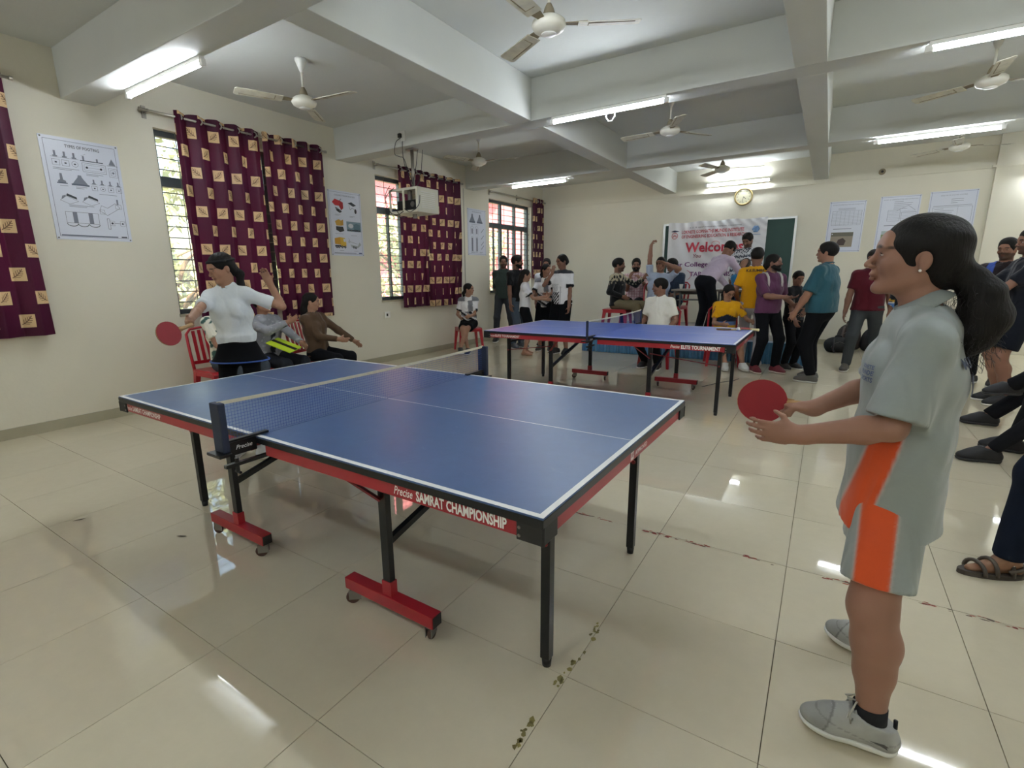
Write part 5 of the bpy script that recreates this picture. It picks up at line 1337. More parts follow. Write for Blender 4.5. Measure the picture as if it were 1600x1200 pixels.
    # ---- shoes
    if shoes and not barefoot:
        for S in 'LR':
            an, fd = J['an'+S], J['fd'+S]; dn = -unit(u-fd*(fd@u)); sd = np.cross(dn, fd)
            heel = an-fd*.040*s+dn*.040*s; toe = an+fd*.165*s+dn*.050*s
            lo2 = np.minimum(heel, toe)-.09*s; hi2 = np.maximum(np.maximum(heel, toe), an)+.09*s
            c2 = .0045 if near else .0095
            F = Field(lo2, hi2, c2); B3 = np.array([sd, fd, -dn])
            F.cone(heel, heel+(toe-heel)*.6, .038*s, .043*s, .02); F.ell(heel+(toe-heel)*.80+dn*.000*s, (.047*s, .066*s, .036*s), B3, .03)
            F.cone(an+fd*.010*s-dn*.012*s, an+fd*.10*s+dn*.030*s, .046*s, .040*s, .03); F.cone(an-fd*.018*s-dn*.012*s, heel, .045*s, .040*s, .02)
            F.cutplane(an+dn*.070*s, dn); F.cutplane(an-dn*.022*s, unit(-dn*.97+fd*(-.22)))
            F.ell(an-dn*.045*s, (.036*s, .040*s, .045*s), B3, .008, 's')
            def shc(V):
                col = np.tile(lin(shoe), (len(V), 1)).astype(float)
                if near:
                    a1 = (V-an)@fd/s; h1 = (V-an)@(-dn)/s; x1 = (V-an)@sd/s
                    col[(a1 > .12-.3*(h1+.05)) ] *= .82; col[np.abs(a1-.12+.3*(h1+.05)) < .003] *= .6; col[(h1 < -.045) & (a1 < .05)] *= .88
                    col[np.abs(h1+.045-.25*np.abs(a1-.0)) < .0022] *= .7; col *= (1-.18*np.clip(hash_noise(V, 55, 3), 0, 1))[:, None]
                return col
            F.mesh('shoe', M_SHOE, root, org, shc)
            F = Field(lo2, hi2, c2)
            F.cone(heel+dn*.02*s, heel+(toe-heel)*.65+dn*.012*s, .042*s, .046*s, .02); F.ell(heel+(toe-heel)*.80+dn*.010*s, (.052*s, .069*s, .04*s), B3, .03)
            F.cutplane(an+dn*.084*s, dn); F.cutplane(an+dn*.060*s, -dn)
            F.mesh('shoe_sole', M_SOLE, root, org, (lambda V: np.tile(lin(sole), (len(V), 1))))
            if sockc:
                bm = bmesh.new(); a0, a1 = an+dn*.02*s, an+unit(J['kn'+S]-an)*.05*s; tube(bm, tuple(an-org), tuple(an+unit(J['kn'+S]-an)*.058*s-org), (.0375*math.sqrt(legb)+.003)*s, 22, (.040*math.sqrt(legb)+.003)*s); finish('sock', bm, mat('sock_'+sockc, sockc, .9), root, True)
    if extra: extra(J, root, org, HB, hc)
    return root, J
# ------------------------------------------------------------------ shared clothing colour rules
def L3(c): return np.array(lin(c))
from mathutils.bvhtree import BVHTree
def stick(k, M, target, d, name, parent, off=.0015):
    """lay flat ink on a cloth surface: every ink vertex is carried along d onto the target mesh"""
    me = target.data; t = Vector(target.matrix_world.translation) if target.parent is None else Vector(target.parent.location)
    bvh = BVHTree.FromPolygons([v.co+t for v in me.vertices], [tuple(p.vertices) for p in me.polygons]); d = Vector(d).normalized()
    pts = []
    for v in k.v:
        w = M @ Vector((v[0], v[1], 0)); hit = bvh.ray_cast(w-d*.35, d)
        p = (hit[0] if hit[0] else w) - d*(off+v[2]); pts.append(p-t)
    k.v = [tuple(p) for p in pts]
    o = k.build(name, Matrix(), parent); o['kind'] = 'stuff'; return o
def child(root, name):
    for c in root.children:
        if c.name.split('.')[0] == name: return c

# ------------------------------------------------------------------ the near player
GREY, ORG = '8e9693', 'cc4b16'
def band(col, x, lo, hi, c, ok, e=.006):
    w = (np.clip((x-lo)/e+.5, 0, 1)*np.clip((hi-x)/e+.5, 0, 1)*ok)[:, None]; return col*(1-w)+L3(c)*w
def jersey_near(V, J):
    col = np.tile(L3(GREY), (len(V), 1)); P = J['P']
    y = (V-P)@J['l']; fwd = (V-P)@J['f']; z = V[:, 2]; lo = .022+(.93-z)*.18
    ok = np.clip((np.abs(y)-.05)/.01, 0, 1)*np.clip((.985-z)/.006, 0, 1)
    col = band(col, fwd, lo-.004, lo+.066, 'b7aaa4', ok); return band(col, fwd, lo, lo+.062, ORG, ok)
def shorts_near(V, J):
    col = np.tile(L3(GREY), (len(V), 1)); P = J['P']; y = (V-P)@J['l']; fwd = (V-P)@J['f']
    ok = np.clip((np.abs(y)-.09)/.01, 0, 1); col = band(col, fwd, -.004, .084, 'b7aaa4', ok); return band(col, fwd, 0, .080, ORG, ok)
def near_extra(J, root, org, HB, hc):
    s = J['s']*.95; l, f, u = HB
    P = lambda a, b, e: hc+(l*a+f*b+u*e)*s-org
    bm = bmesh.new(); bmesh.ops.create_uvsphere(bm, u_segments=12, v_segments=8, radius=.0042, matrix=Matrix.Translation(P(.0865, -.006, -.036))); finish('pearl_earring', bm, M_WHITE, root, True)
    bm = bmesh.new(); c = P(0, -.128, -.050)
    path(bm, [tuple(c+(l*math.cos(a)*.022+u*math.sin(a)*.022-f*.004*math.sin(3*a))) for a in np.linspace(0, 2*PI, 16)], .009, 8); finish('hair_tie', bm, mat('grey_scrunchie', 'b9bab6', .9), root, True)
    rd = np.random.RandomState(3); bm = bmesh.new()
    for i in range(320):      # loose curls around the ponytail and a few on the crown
        t = rd.rand(); b = np.array([0, -.135-.05*math.sin(t*2.2), -.05-.20*t]); r = .038+.020*math.sin(PI*t)
        d = unit(rd.normal(size=3)); p0 = b+d*r*.8; pts = []
        w1 = unit(rd.normal(size=3)); w2 = unit(np.cross(w1, d)+.01)
        for k in range(12):
            q = k/11; pts.append(tuple(P(*(p0+d*.035*q+np.array([0, -.01, -.05])*q+(w1*math.cos(q*9)+w2*math.sin(q*9))*.006))))
        path(bm, pts, .0005, 3)
    for i in range(60):
        a = rd.uniform(-1, 1); x = .08*a; p0 = np.array([x, .07-.12*rd.rand(), .105-.35*x*x*10*.1]); pts = []
        for k in range(5): q = k/4; pts.append(tuple(P(*(p0+np.array([0, -.03*q, .016*math.sin(q*2.4)])))))
        path(bm, pts, .0005, 3)
    o = finish('hair_strands', bm, mat('hair_dark', HAIRC, .5), root); o['kind'] = 'stuff'
    M_LACE = mat('shoe_lace', 'b4b3a8', .8); sc = J['s']
    for S in 'LR':
        an, fd = J['an'+S]-org, J['fd'+S]; sd = np.cross(V3(0, 0, 1), fd)
        tp = lambda a, x, h=0: tuple(an+fd*a*sc+sd*x*sc+V3(0, 0, 1)*(.012-.467*(a-.010)+math.sqrt(max(.0455**2-x*x, 0))+h-.004)*sc)
        bm = bmesh.new()
        for k in range(5):
            a = .040+.015*k; path(bm, [tp(a, -.026, .0), tp(a+.004, 0, .002), tp(a+.012, .026, .0)], .0026, 6); path(bm, [tp(a, .026, .0), tp(a+.004, 0, .004), tp(a+.012, -.026, .0)], .0026, 6)
        for q in (-1, 1): path(bm, [tp(.035, 0, .016), tp(.045, q*.02, .034), tp(.06, q*.042, .03), tp(.055, q*.046, .016), tp(.035, q*.01, .014)], .0024, 6); path(bm, [tp(.035, 0, .014), tp(.06, q*.03, .012), tp(.075, q*.048, -.012)], .0024, 6)
        path(bm, [tp(.03, 0, .012), tp(.05, .0, .045), tp(.075, .01, .052), tp(.06, .008, .036), tp(.03, 0, .014)], .0024, 6)
        finish('laces', bm, M_LACE, root, True)
        bm = bmesh.new(); tube(bm, tuple(an-fd*.062*sc+V3(0, 0, .035)*sc), tuple(an-fd*.064*sc+V3(0, 0, .005)*sc), .006*sc, 8); finish('heel_tab', bm, M_BLACKP, root, True)
PJ = dict(P=(.232, 1.86, .815), N=(.232, 1.86, 1.300), C=(.236, 1.86, 1.09), H=(.203, 1.86, 1.434), shL=(.236, 1.715, 1.222), shR=(.232, 2.005, 1.222),
          elL=(.185, 1.655, .992), wrL=(-.018, 1.590, .958), elR=(.170, 2.075, 1.030), wrR=(.002, 1.985, .945), hL=(.228, 1.775, .80), hR=(.230, 1.945, .80),
          knL=(.210, 1.675, .445), anL=(.246, 1.645, .092), knR=(.225, 2.03, .45), anR=(.292, 2.075, .092), fdL=(-1, -.03, 0), fdR=(-.86, .50, 0), hf=(-1, .0, .11), hu=(.11, 0, 1),
          hdL=(-1, -.06, -.03), hdR=(-1, -.12, .06))
PJ = {k: np.array(v, float) for k, v in PJ.items()}
near_root, NJ = person('woman in grey jersey with orange side panels holding a red paddle in the foreground', (.24, 1.86), 180, 1.57, '946d5a', True, 1.0, joints=PJ, near=True, armb=1.2, legb=1.2, hscale=1.09,
    cell=.0066, hcell=.0038, top=GREY, topc=jersey_near, sleeve='half', hem=.165, loose=.016, bottom=GREY, botc=shorts_near, legs='shorts', hair='ponytail', group='players and onlookers',
    tail=[(0, -.105, -.035, .040), (0, -.140, -.050, .034), (0, -.165, -.085, .050), (0, -.180, -.14, .058), (0, -.175, -.20, .050), (0, -.165, -.255, .020)],
    palmL=(-1, .0, .1), palmR=(0, .25, -1), curlL=.35, curlR=1.3, wr=.0058, seed=11, shoe='a3a49f', sole='dfe0dc', sockc='101114', collar=GREY, extra=near_extra)

sh_ = child(near_root, 'shirt'); bpy.context.view_layer.update()
k = Ink(); k.text('MUNDE', 0, 0, .026, '34405a', width=.12, bold=.03); k.text('07', 0, -.075, .055, '34405a', width=.07, bold=.03)
stick(k, frame_m((.36, 1.80, 1.150), (0, 1, 0), (0, 0, 1)), sh_, (-1, 0, 0), 'lettering', near_root, .006)
k = Ink(); k.text('LOKNETE', 0, .030, .011, '4a5c86', width=.07, bold=.02); k.text('MUNDE', 0, .012, .013, '4a5c86', width=.075, bold=.02, shear=.2); k.text('SPORTS', 0, -.008, .013, '3d4f7c', width=.07, bold=.02, shear=.2)
stick(k, frame_m((.1, 1.785, 1.10), (0, -1, 0), (0, 0, 1)), sh_, (1, 0, 0), 'lettering', near_root, .002)
sl = [c for c in near_root.children if c.name.startswith('shoe') and 'sole' not in c.name][0]
k = Ink(); k.poly([(-.03, .004), (.0, .010), (.034, .006), (.012, .002), (.016, -.006), (-.002, .001)], '4a4c4a', 0)
stick(k, frame_m((.275, 1.5, .055), (1, 0, 0), (0, 0, 1)), sl, (0, 1, 0), 'shoe_mark', near_root, .0015)
paddle('red paddle held by the woman in the grey jersey', (-.150, 1.958, .958), orient((-.95, -.25, .03), (.45, -.86, .12)), None)
# ------------------------------------------------------------------ everyone else in the hall
def speckled(base, dot, f=90, thr=.15, seed=0):
    def c(V, J):
        col = np.tile(L3(base), (len(V), 1)); col[hash_noise(V, f, seed) > thr] = L3(dot); return col
    return c
def plaid(base, line_, p=.045):
    def c(V, J):
        col = np.tile(L3(base), (len(V), 1)); y = (V-J['P'])@J['l']; w = (np.mod(y, p) < p*.3) | (np.mod(V[:, 2], p) < p*.3); col[w] = L3(line_); return col
    return c
def arm_band(base, band, lo=.62, hi=.8):
    """contrast cuff at the sleeve end"""
    def c(V, J):
        col = np.tile(L3(base), (len(V), 1)) if isinstance(base, str) else base(V, J)
        for S in 'LR':
            a, b = J['sh'+S], J['el'+S]; d = b-a; t = ((V-a)@d)/(d@d); r = np.linalg.norm(V-a-t[:, None]*d, axis=1)
            w = (t > lo) & (t < hi) & (r < .09) & (np.abs((V-J['P'])@J['la']) > .13); col[w] = L3(band)
        return col
    return c
def girls_jersey(V, J):
    col = np.tile(L3('e6e6e8'), (len(V), 1)); y = (V-J['P'])@J['la']; fw = (V-J['C'])@J['fa']; t = (V-J['P'])@J['T']; s = J['s']
    w = (fw > 0) & (y > -.01) & (y < .085*s) & (t > .25*s) & (t < .46*s); col[w] = L3('85878d')
    w = (t > .44*s) & (np.abs(y) > .07*s); col[w] = L3('7c7e85')
    q = t+y*.6; w = (fw > -.03) & (t < .24*s); col[w & (np.mod(q, .11*s) < .045*s)] = L3('17181b'); col[w & (np.mod(q, .11*s) > .075*s)] = L3('8a8c92')
    return arm_band(lambda V, J: col, '15161a', .60, .8)(V, J)
def tall_jersey(V, J):
    col = np.tile(L3('e9e9ec'), (len(V), 1)); y = (V-J['P'])@J['la']; fw = (V-J['C'])@J['fa']; t = (V-J['P'])@J['T']; s = J['s']
    w = (fw > 0) & (t < .30*s) & (np.mod(y+.02*t, .03) < .010) & (y < .06); col[w] = L3('9a9ca2')
    w = (fw > 0) & (t < .16*s) & (y < .02) & (np.mod(y*1.2-t, .06) < .035); col[w] = L3('17181b')
    w = (t > .47*s); col[w] = L3('33363c'); return arm_band(lambda V, J: col, '15161a', .60, .8)(V, J)
PT = [(0, -.10, -.02, .022), (0, -.125, -.07, .03), (0, -.11, -.16, .028), (.0, -.10, -.22, .014)]
LH = [(0, -.08, -.04, .055), (0, -.085, -.12, .055), (0, -.09, -.20, .045), (0, -.09, -.27, .025)]
G1, G2, G3, G4 = 'people watching by the left wall', 'people on and around the stage', 'onlookers on the right', 'players and onlookers'
SK1, SK2, SK3 = '966d58', '86604e', 'a27a63'
def sitL(u=.10, k=.42): return (.12, k, u)

# opposing player, mid-stroke with a paddle
M_BL = None
def opp_extra(J, root, org, HB, hc):
    l, f, u = HB; s = J['s']
    P = lambda a, b, e: tuple(hc+(l*a+f*b+u*e)*s-org)
    bm = bmesh.new(); n = 24; pts = []
    for k in range(n+1):
        a = k*2*PI/n; pts.append(P(.084*math.cos(a), -.014+.100*math.sin(a), .060+.012*math.sin(a)))
    path(bm, pts, .010, 6); finish('headband', bm, mat('black_headband', '0d0e10', .8), root, True)
    bm = bmesh.new(); c = J['P']-V3(0, 0, 1)*.080*s-org; la, fa = J['l'], J['f']; n = 36
    path(bm, [tuple(c+la*math.cos(k*2*PI/n)*.228*s+fa*math.sin(k*2*PI/n)*.168*s) for k in range(n+1)], .006, 6); finish('hem_piping', bm, mat('blue_piping', '2f52a0', .6), root, True)
person('woman in white polo and black headband stretching her paddle arm beyond the far table end', (-3.80, 2.17), -48, 1.60, SK3, True, .86, head=(-46, -16), lean=(.04, -.06),
    armb=1.15, handR=(-3.48, 1.64, 1.105, 'w'), elbowR=(-.6, -.3, -.4), handL=(-3.70, 2.43, 1.36, 'w'), elbowL=(.9, .1, -.6), hdirL=(-.3, .1, .9), palmL=(0, 1, 0), curlR=1.2, top='dfe5e8', sleeve='short', tuck=True, collar='dfe5e8', bottom='0d0e11', legs='trousers', skirt=(.085, .165), tuckz=.125, shoe='c9c9c9',
    hair='ponytail', tail=[(0, -.10, -.02, .025), (.02, -.12, -.08, .034), (.03, -.08, -.17, .034), (.03, -.05, -.24, .018)], group=G4, seed=21, cell=.0115, hcell=.006, extra=opp_extra, loose=.006, wr=.004)
paddle('red paddle in the outstretched hand of the woman in white polo', (-3.42, 1.515, 1.075), orient((.25, -.93, -.22), (.9, .30, .3)), None)

# three seated behind her on red chairs
seat(-5.50, 2.93, 0, 0, 'red plastic chair of the person with floral sleeve behind the opposing player')
person('person in white floral sleeve seated on a red chair, mostly hidden by the white polo', (-5.38, 2.93), 5, 1.62, SK1, False, 1.0, hipz=.53, lean=(-.05, 0), head=(10, 0), footL=(.12, .42, .085), footR=(-.12, .42, .085), handL=(.12, .34, .66), handR=(-.14, .34, .64), top='ddd9c8', topc=speckled('dcd8c8', '3b5a56', 60, .55, 3), bottom='3f4650', group=G1, seed=31, hair='short')
seat(-5.42, 3.42, 0, 5, 'middle red plastic chair behind the opposing player')
def grey_shirt(V, J):
    col = np.tile(L3('8d8f96'), (len(V), 1)); y = (V-J['P'])@J['la']; t = (V-J['P'])@J['T']
    col[(np.abs(y+.01-.2*(t-.25)) < .03) & (t > .05) & (t < .34)] = L3('24262c'); col[hash_noise(V, 70, 5) > .75] = L3('a9abb2'); return col
person('man in grey printed shirt seated beyond the white polo, lime folder on his lap', (-5.30, 3.40), 5, 1.56, SK1, False, 1.04, hipz=.51, lean=(-.12, -.02), head=(20, 8), footL=(.12, .42, .085), footR=(-.12, .42, .085), handL=(.13, .38, .68), handR=(.02, .30, .92), palmR=(0, -1, 0), elbowR=(-.8, .2, -.6), top='8d8f96', topc=grey_shirt, sleeve='long', bottom='23252b', group=G1, seed=32)
fo = thing('folder', 'lime green and black folder on the lap of the seated man in grey', 'folder', (-4.98, 3.36, .675)); bm = bmesh.new(); bx(bm, -.15, .15, -.11, .11, -.006, .006, None, .002); finish('cover', bm, mat('lime_cover', 'b7cf2a', .5), fo)
box('stripe', -.15, .15, -.02, .03, .0062, .008, M_BLACKP, fo); fo.rotation_euler = (.15, .35, .4)
seat(-5.24, 3.98, 0, 15, 'red plastic chair under the woman in brown')
person('woman in brown long sleeves and black trousers seated by the maroon curtain', (-5.12, 3.92), 10, 1.56, SK3, True, 1.02, hipz=.51, lean=(-.10, -.03), head=(38, -4), footL=(.10, .44, .085), footR=(-.10, .42, .085), handL=(-4.93, 4.34, .60, 'w'), elbowL=(.6, -.2, -.6), handR=(.02, .30, .68), top='54402f', sleeve='long', bottom='111216', group=G1, seed=33, hair='ponytail', tail=LH, cell=.0125)
# girl on a stool by the wall
seat(-5.62, 7.72, 0, -40, 'red plastic stool under the girl with crossed legs by the wall', True)
person('girl in white and grey jersey sitting cross-legged on a red stool by the wall', (-5.56, 7.66), -55, 1.58, SK3, True, .95, hipz=.53, lean=(.06, 0), head=(68, 0), footL=(-.16, .52, .12), footR=(-.02, .40, .085), kneeL=(0, 1, .8), handL=(.02, .30, .68), handR=(-.16, .22, .66), top='e6e6e8', topc=girls_jersey, bottom='101114', legs='shorts', shoe='1b1c1f', group=G1, seed=34, hair='ponytail', tail=PT)
# the group under the far window
person('bearded man in dark green shirt facing the camera before the far window', (-5.72, 9.15), -62, 1.79, SK2, False, .95, head=(8, -2), handL=(.10, -.14, .95), handR=(-.12, -.12, .92), top='2f3a36', sleeve='elbow', bottom='3a3d42', group=G1, seed=41, beard=.6, collar='2f3a36', footL=(.2, .0, .085), footR=(-.16, .05, .085))
person('bearded man in black shirt and faded jeans in profile before the far window', (-4.97, 8.42), -15, 1.76, SK2, False, .97, head=(35, -4), handR=(-.26, .10, .82), handL=(.22, .05, .82), top='101114', sleeve='short', bottom='4c5866', group=G1, seed=42, beard=1.0, hair='short', shoe='55585e')
person('barefoot girl in white tee and black shorts standing sideways with hands held forward', (-4.40, 7.74), 25, 1.50, SK3, True, .9, head=(10, -6), handL=(.06, .34, 1.02), handR=(-.08, .36, .98), palmL=(-1, 0, .3), palmR=(1, 0, .3), top='e2e2e6', topc=arm_band('e2e2e6', '15161a', .6, .8), bottom='0e0f12', legs='shorts_long', barefoot=True, group=G1, seed=43, hair='ponytail', tail=LH)
person('girl in white jersey with grey panel and black stripes holding hands out, long ponytail', (-4.32, 8.36), -75, 1.59, SK1, True, .95, head=(55, -4), handR=(-4.40, 7.98, 1.03, 'w'), handL=(-4.10, 8.02, 1.06, 'w'), palmL=(-1, 0, .3), palmR=(1, 0, .3), top='e6e6e8', topc=girls_jersey, bottom='0e0f12', legs='shorts_long', shoe='4a4c48', group=G1, seed=44, hair='ponytail', tail=[(.0, -.10, -.02, .025), (-.03, -.09, -.09, .035), (-.05, -.04, -.17, .03), (-.05, .0, -.23, .015)])
person('tall player in white jersey and black shorts with hand raised to the chin', (-3.87, 8.12), -95, 1.74, SK2, True, 1.0, head=(-22, -10), handR=(-.10, .17, 1.42), elbowR=(-.5, .4, -.8), palmR=(0, -1, .2), hdirR=(.1, -.15, .95), handL=(.20, .10, .85), top='e9e9ec', topc=tall_jersey, bottom='0e0f12', legs='shorts_long', shoe='25282a', group=G1, seed=45, hair='bun', tail=[(0, -.085, .02, .05), (0, -.10, -.02, .045)], loose=.012)
person('man in white shirt half hidden behind the two girls in jerseys', (-4.62, 8.98), -70, 1.70, SK2, False, 1.0, head=(0, 0), top='dedfe4', sleeve='half', bottom='1a1b1f', group=G1, seed=46)

# on and around the stage
Z = .336
seat(-3.16, 8.96, Z, 5, 'red plastic stool under the man in khaki trousers', True)
def khaki_top(V, J):
    col = np.tile(L3('15171a'), (len(V), 1)); t = (V-J['P'])@J['T']; n = hash_noise(V, 80, 7); col[(t > .40*J['s']) & (n > -.3)] = L3('b5ab90'); col[(t > .32*J['s']) & (t <= .40*J['s']) & (n > .4)] = L3('8c8674'); return col
person('man in black shirt with floral shoulders and khaki trousers seated at the stage left', (-3.16, 8.96), -8, 1.72, SK2, False, 1.0, z0=Z, hipz=.53, lean=(-.05, .03), head=(22, 0), footL=(.14, .46, .085), footR=(-.10, .50, .085), handR=(-.14, .16, .66), elbowR=(-.9, -.6, -.2), handL=(.26, .36, .98), top='15171a', topc=khaki_top, sleeve='long', bottom='6f6650', group=G2, seed=51, beard=.6)
seat(-3.13, 9.84, Z, -85, 'red plastic chair under the bearded man in pink checks')
person('bearded man in pink checked shirt seated on stage, both hands raised', (-3.11, 9.78), -82, 1.74, SK1, False, 1.0, z0=Z, hipz=.53, head=(10, -2), footL=(.14, .42, .085), footR=(-.10, .46, .085), handR=(-.06, .30, .96), handL=(.16, .32, .94), palmR=(.6, -.4, .3), top='d3b9bd', topc=plaid('dcc7c9', 'b98f96', .05), sleeve='half', bottom='14161c', group=G2, seed=52, beard=1.0)
seat(-2.56, 9.30, Z, -70, 'red plastic chair under the man raising his arm')
person('moustached man in pale blue shirt raising one arm straight up', (-2.53, 9.22), -70, 1.72, SK1, False, 1.02, z0=Z, hipz=.53, lean=(0, .06), head=(0, -2), footL=(.12, .30, .085), footR=(-.12, .30, .085), handR=(-2.67, 9.18, 1.93, 'w'), elbowR=(-1, 0, 0), hdirR=(.35, .2, .8), curlR=1.3, handL=(.10, .16, 1.22), elbowL=(.9, .3, -.3), palmL=(-1, 0, 0), top='aab7cc', sleeve='short', bottom='15171c', group=G2, seed=53, hair='short')
seat(-2.48, 10.14, Z, -100, 'red plastic chair behind the left desk')
person('man in navy checked shirt seated behind the desk, turned left', (-2.48, 10.08), -100, 1.72, SK2, False, 1.12, z0=Z, hipz=.53, lean=(.04, -.03), head=(-35, -4), footL=(.12, .42, .085), footR=(-.12, .42, .085), handL=(.16, .34, .66), handR=(-.14, .34, .68), top='2c3a4c', topc=plaid('2c3a4c', '36465a', .04), sleeve='half', bottom='15171c', group=G2, seed=54)
seat(-2.06, 7.78, 0, -95, 'red plastic chair on the floor under the man in white polo')
person('man in white polo seated behind the farther table, looking left', (-2.06, 7.70), -100, 1.70, SK2, False, 1.0, hipz=.53, head=(-68, -4), footL=(.12, .22, .085), footR=(-.10, .16, .085), handR=(-.20, .20, .62), handL=(.22, .20, .60), top='e9e7dc', sleeve='short', collar='e9e7dc', bottom='0f1013', group=G2, seed=55, belly=.02, shoe='1a1416')
person('man in lilac shirt and black trousers bending over the desk, back to the camera', (-1.66, 8.80), 52, 1.72, SK2, False, 1.0, z0=Z, lean=(.78, 0), head=(12, -45), handR=(-1.06, 9.22, 1.16, 'w'), handL=(-1.38, 9.24, 1.16, 'w'), elbowR=(-.6, .3, -.5), elbowL=(.6, .3, -.5), top='c3b5c8', sleeve='long', tuck=True, bottom='14161b', group=G2, seed=56, hdirR=(0, .8, -.5), hdirL=(0, .8, -.5))
person('man in black and white patterned shirt standing behind the desk looking down', (-1.27, 10.25), -98, 1.74, SK2, False, 1.0, z0=Z, head=(-8, -28), handR=(-.20, .12, .9), handL=(.22, .12, .9), top='c8cace', topc=speckled('d4d6da', '4a4e58', 95, .1, 9), sleeve='long', bottom='20232a', group=G2, seed=57, beard=.7)
seat(-1.16, 9.92, Z, -90, 'red plastic chair behind the right desk')
person('bald man in bright blue shirt seated at the desk, writing with head bowed', (-1.16, 9.84), -100, 1.70, SK1, False, 1.02, z0=Z, hipz=.53, lean=(.34, 0), head=(-12, -38), footL=(.12, .40, .085), footR=(-.12, .40, .085), handR=(-1.24, 9.32, 1.17, 'w'), handL=(-1.00, 9.30, 1.17, 'w'), top='2f7fb4', sleeve='half', bottom='1c1e24', group=G2, seed=58, hair='bald', hairc='3a332e')
def yellow_girl(V, J):
    col = np.tile(L3('d9a012'), (len(V), 1)); t = (V-J['P'])@J['T']/J['s']; y = (V-J['P'])@J['la']; fw = (V-J['C'])@J['fa']
    w = (fw > 0) & (t > .16) & (t < .34) & (t < .34-np.abs(y)*.5); col[w] = L3('1a2032'); w2 = (fw > 0) & (t > .15) & (t < .21); col[w2] = L3('5d77a8')
    w3 = np.abs(y) > .17; col[w3 & (np.mod((V-J['P'])@J['fa'], .05) < .02)] = L3('8b5a3a'); return col
def glasses(J, root, org, HB, hc):
    l, f, u = HB; s = J['s']; bm = bmesh.new()
    for q in (-1, 1):
        pts = [tuple(hc+(l*(q*.033+.021*math.cos(a))+f*.100+u*(.004+.016*math.sin(a)))*s-org) for a in np.linspace(0, 2*PI, 13)]; path(bm, pts, .0018, 5)
        path(bm, [tuple(hc+(l*q*.054+f*.098+u*.006)*s-org), tuple(hc+(l*q*.078-f*.005+u*.008)*s-org)], .0018, 5)
    path(bm, [tuple(hc+(l*-.012+f*.102+u*.006)*s-org), tuple(hc+(l*.012+f*.102+u*.006)*s-org)], .0018, 5); o = finish('glasses', bm, M_BLACKP, root)
seat(-1.26, 8.36, 0, -75, 'red plastic chair under the girl in the yellow jersey')
person('girl with glasses in a yellow and navy jersey seated looking down before the stage', (-1.24, 8.26), -70, 1.58, SK3, True, .97, hipz=.50, lean=(.16, 0), head=(18, -25), footL=(.22, .36, .085), footR=(-.02, .38, .085), handL=(.30, .34, .70), handR=(-.10, .34, .66), top='d9a012', topc=yellow_girl, bottom='20242e', legs='shorts_long', shoe='d8d8d4', group=G2, seed=59, hair='ponytail', tail=[(0, -.10, -.02, .028), (-.03, -.09, -.09, .03), (-.06, .0, -.16, .026), (-.06, .05, -.24, .014)], extra=glasses)
yb, YJ = person('person seen from behind in yellow jersey and pale trousers beside the desk', (-.90, 8.42), 84, 1.74, SK2, False, .95, top='dca013', sleeve='short', bottom='b9b8bc', shoe='d5d5d2', group=G2, seed=60, handL=(.22, .12, .95), handR=(-.2, .14, .95), hem=.06)
bpy.context.view_layer.update()
k = Ink(); k.text('K.E.SUMBE', 0, 0, .035, '2a2418', width=.24, bold=.03); stick(k, frame_m((-.90, 8.1, 1.40), (1, 0, 0), (0, 0, 1)), child(yb, 'shirt'), (0, 1, 0), 'lettering', yb, .004)
def straps(J, root, org, HB, hc):
    for S, q in (('L', 1), ('R', -1)):
        bm = bmesh.new(); la, fa, T, N_, s = J['la'], J['fa'], J['T'], J['N'], J['s']
        c = N_+la*q*.105*s
        path(bm, [tuple(c+fa*a*s+T*b*s-org) for a, b in ((-.10, -.12), (-.09, -.04), (-.03, .012), (.04, .0), (.085, -.05), (.105, -.12), (.10, -.18))], .016, 6); finish('bag_strap', bm, mat('pale_strap', 'b9b2ac', .8), root, True)
person('bearded man in plum polo with pale shoulder straps and maroon shoes', (-.66, 8.0), -48, 1.63, SK2, False, 1.03, head=(40, 2), handR=(-.44, 7.80, 1.06, 'w'), elbowR=(-.8, -.4, -.5), palmR=(0, -.3, 1), curlR=.5, handL=(.26, .16, .95), top='5c3350', sleeve='half', collar='5c3350', bottom='101115', shoe='6a1f2a', sole='d0c2b4', group=G2, seed=61, beard=1.3, hair='bun', tail=[(0, -.10, -.03, .04), (.0, -.09, -.08, .02)], footL=(.12, .10, .085), footR=(-.14, .02, .085), extra=straps, belly=.015)
person('youngster in black tee mostly hidden between the plum polo and teal polo men', (-.36, 8.42), -40, 1.40, SK2, False, 1.0, head=(-20, -12), top='111216', sleeve='half', bottom='15161a', group=G2, seed=62, handR=(-.2, .22, .72), handL=(.2, .1, .7))
person('heavyset man in teal polo and black trousers in grey clogs, turned away', (-.03, 7.60), 158, 1.74, SK1, False, 1.18, head=(8, 2), handL=(-.30, 7.44, .90, 'w'), elbowL=(.8, -.7, -.2), handR=(-.22, .24, .92), top='27505c', sleeve='half', collar='27505c', bottom='0e0f12', group=G2, seed=63, belly=.06, shoe='56544e', sole='b9b7b0', loose=.01, footL=(.12, -.02, .085), footR=(-.10, .06, .085))

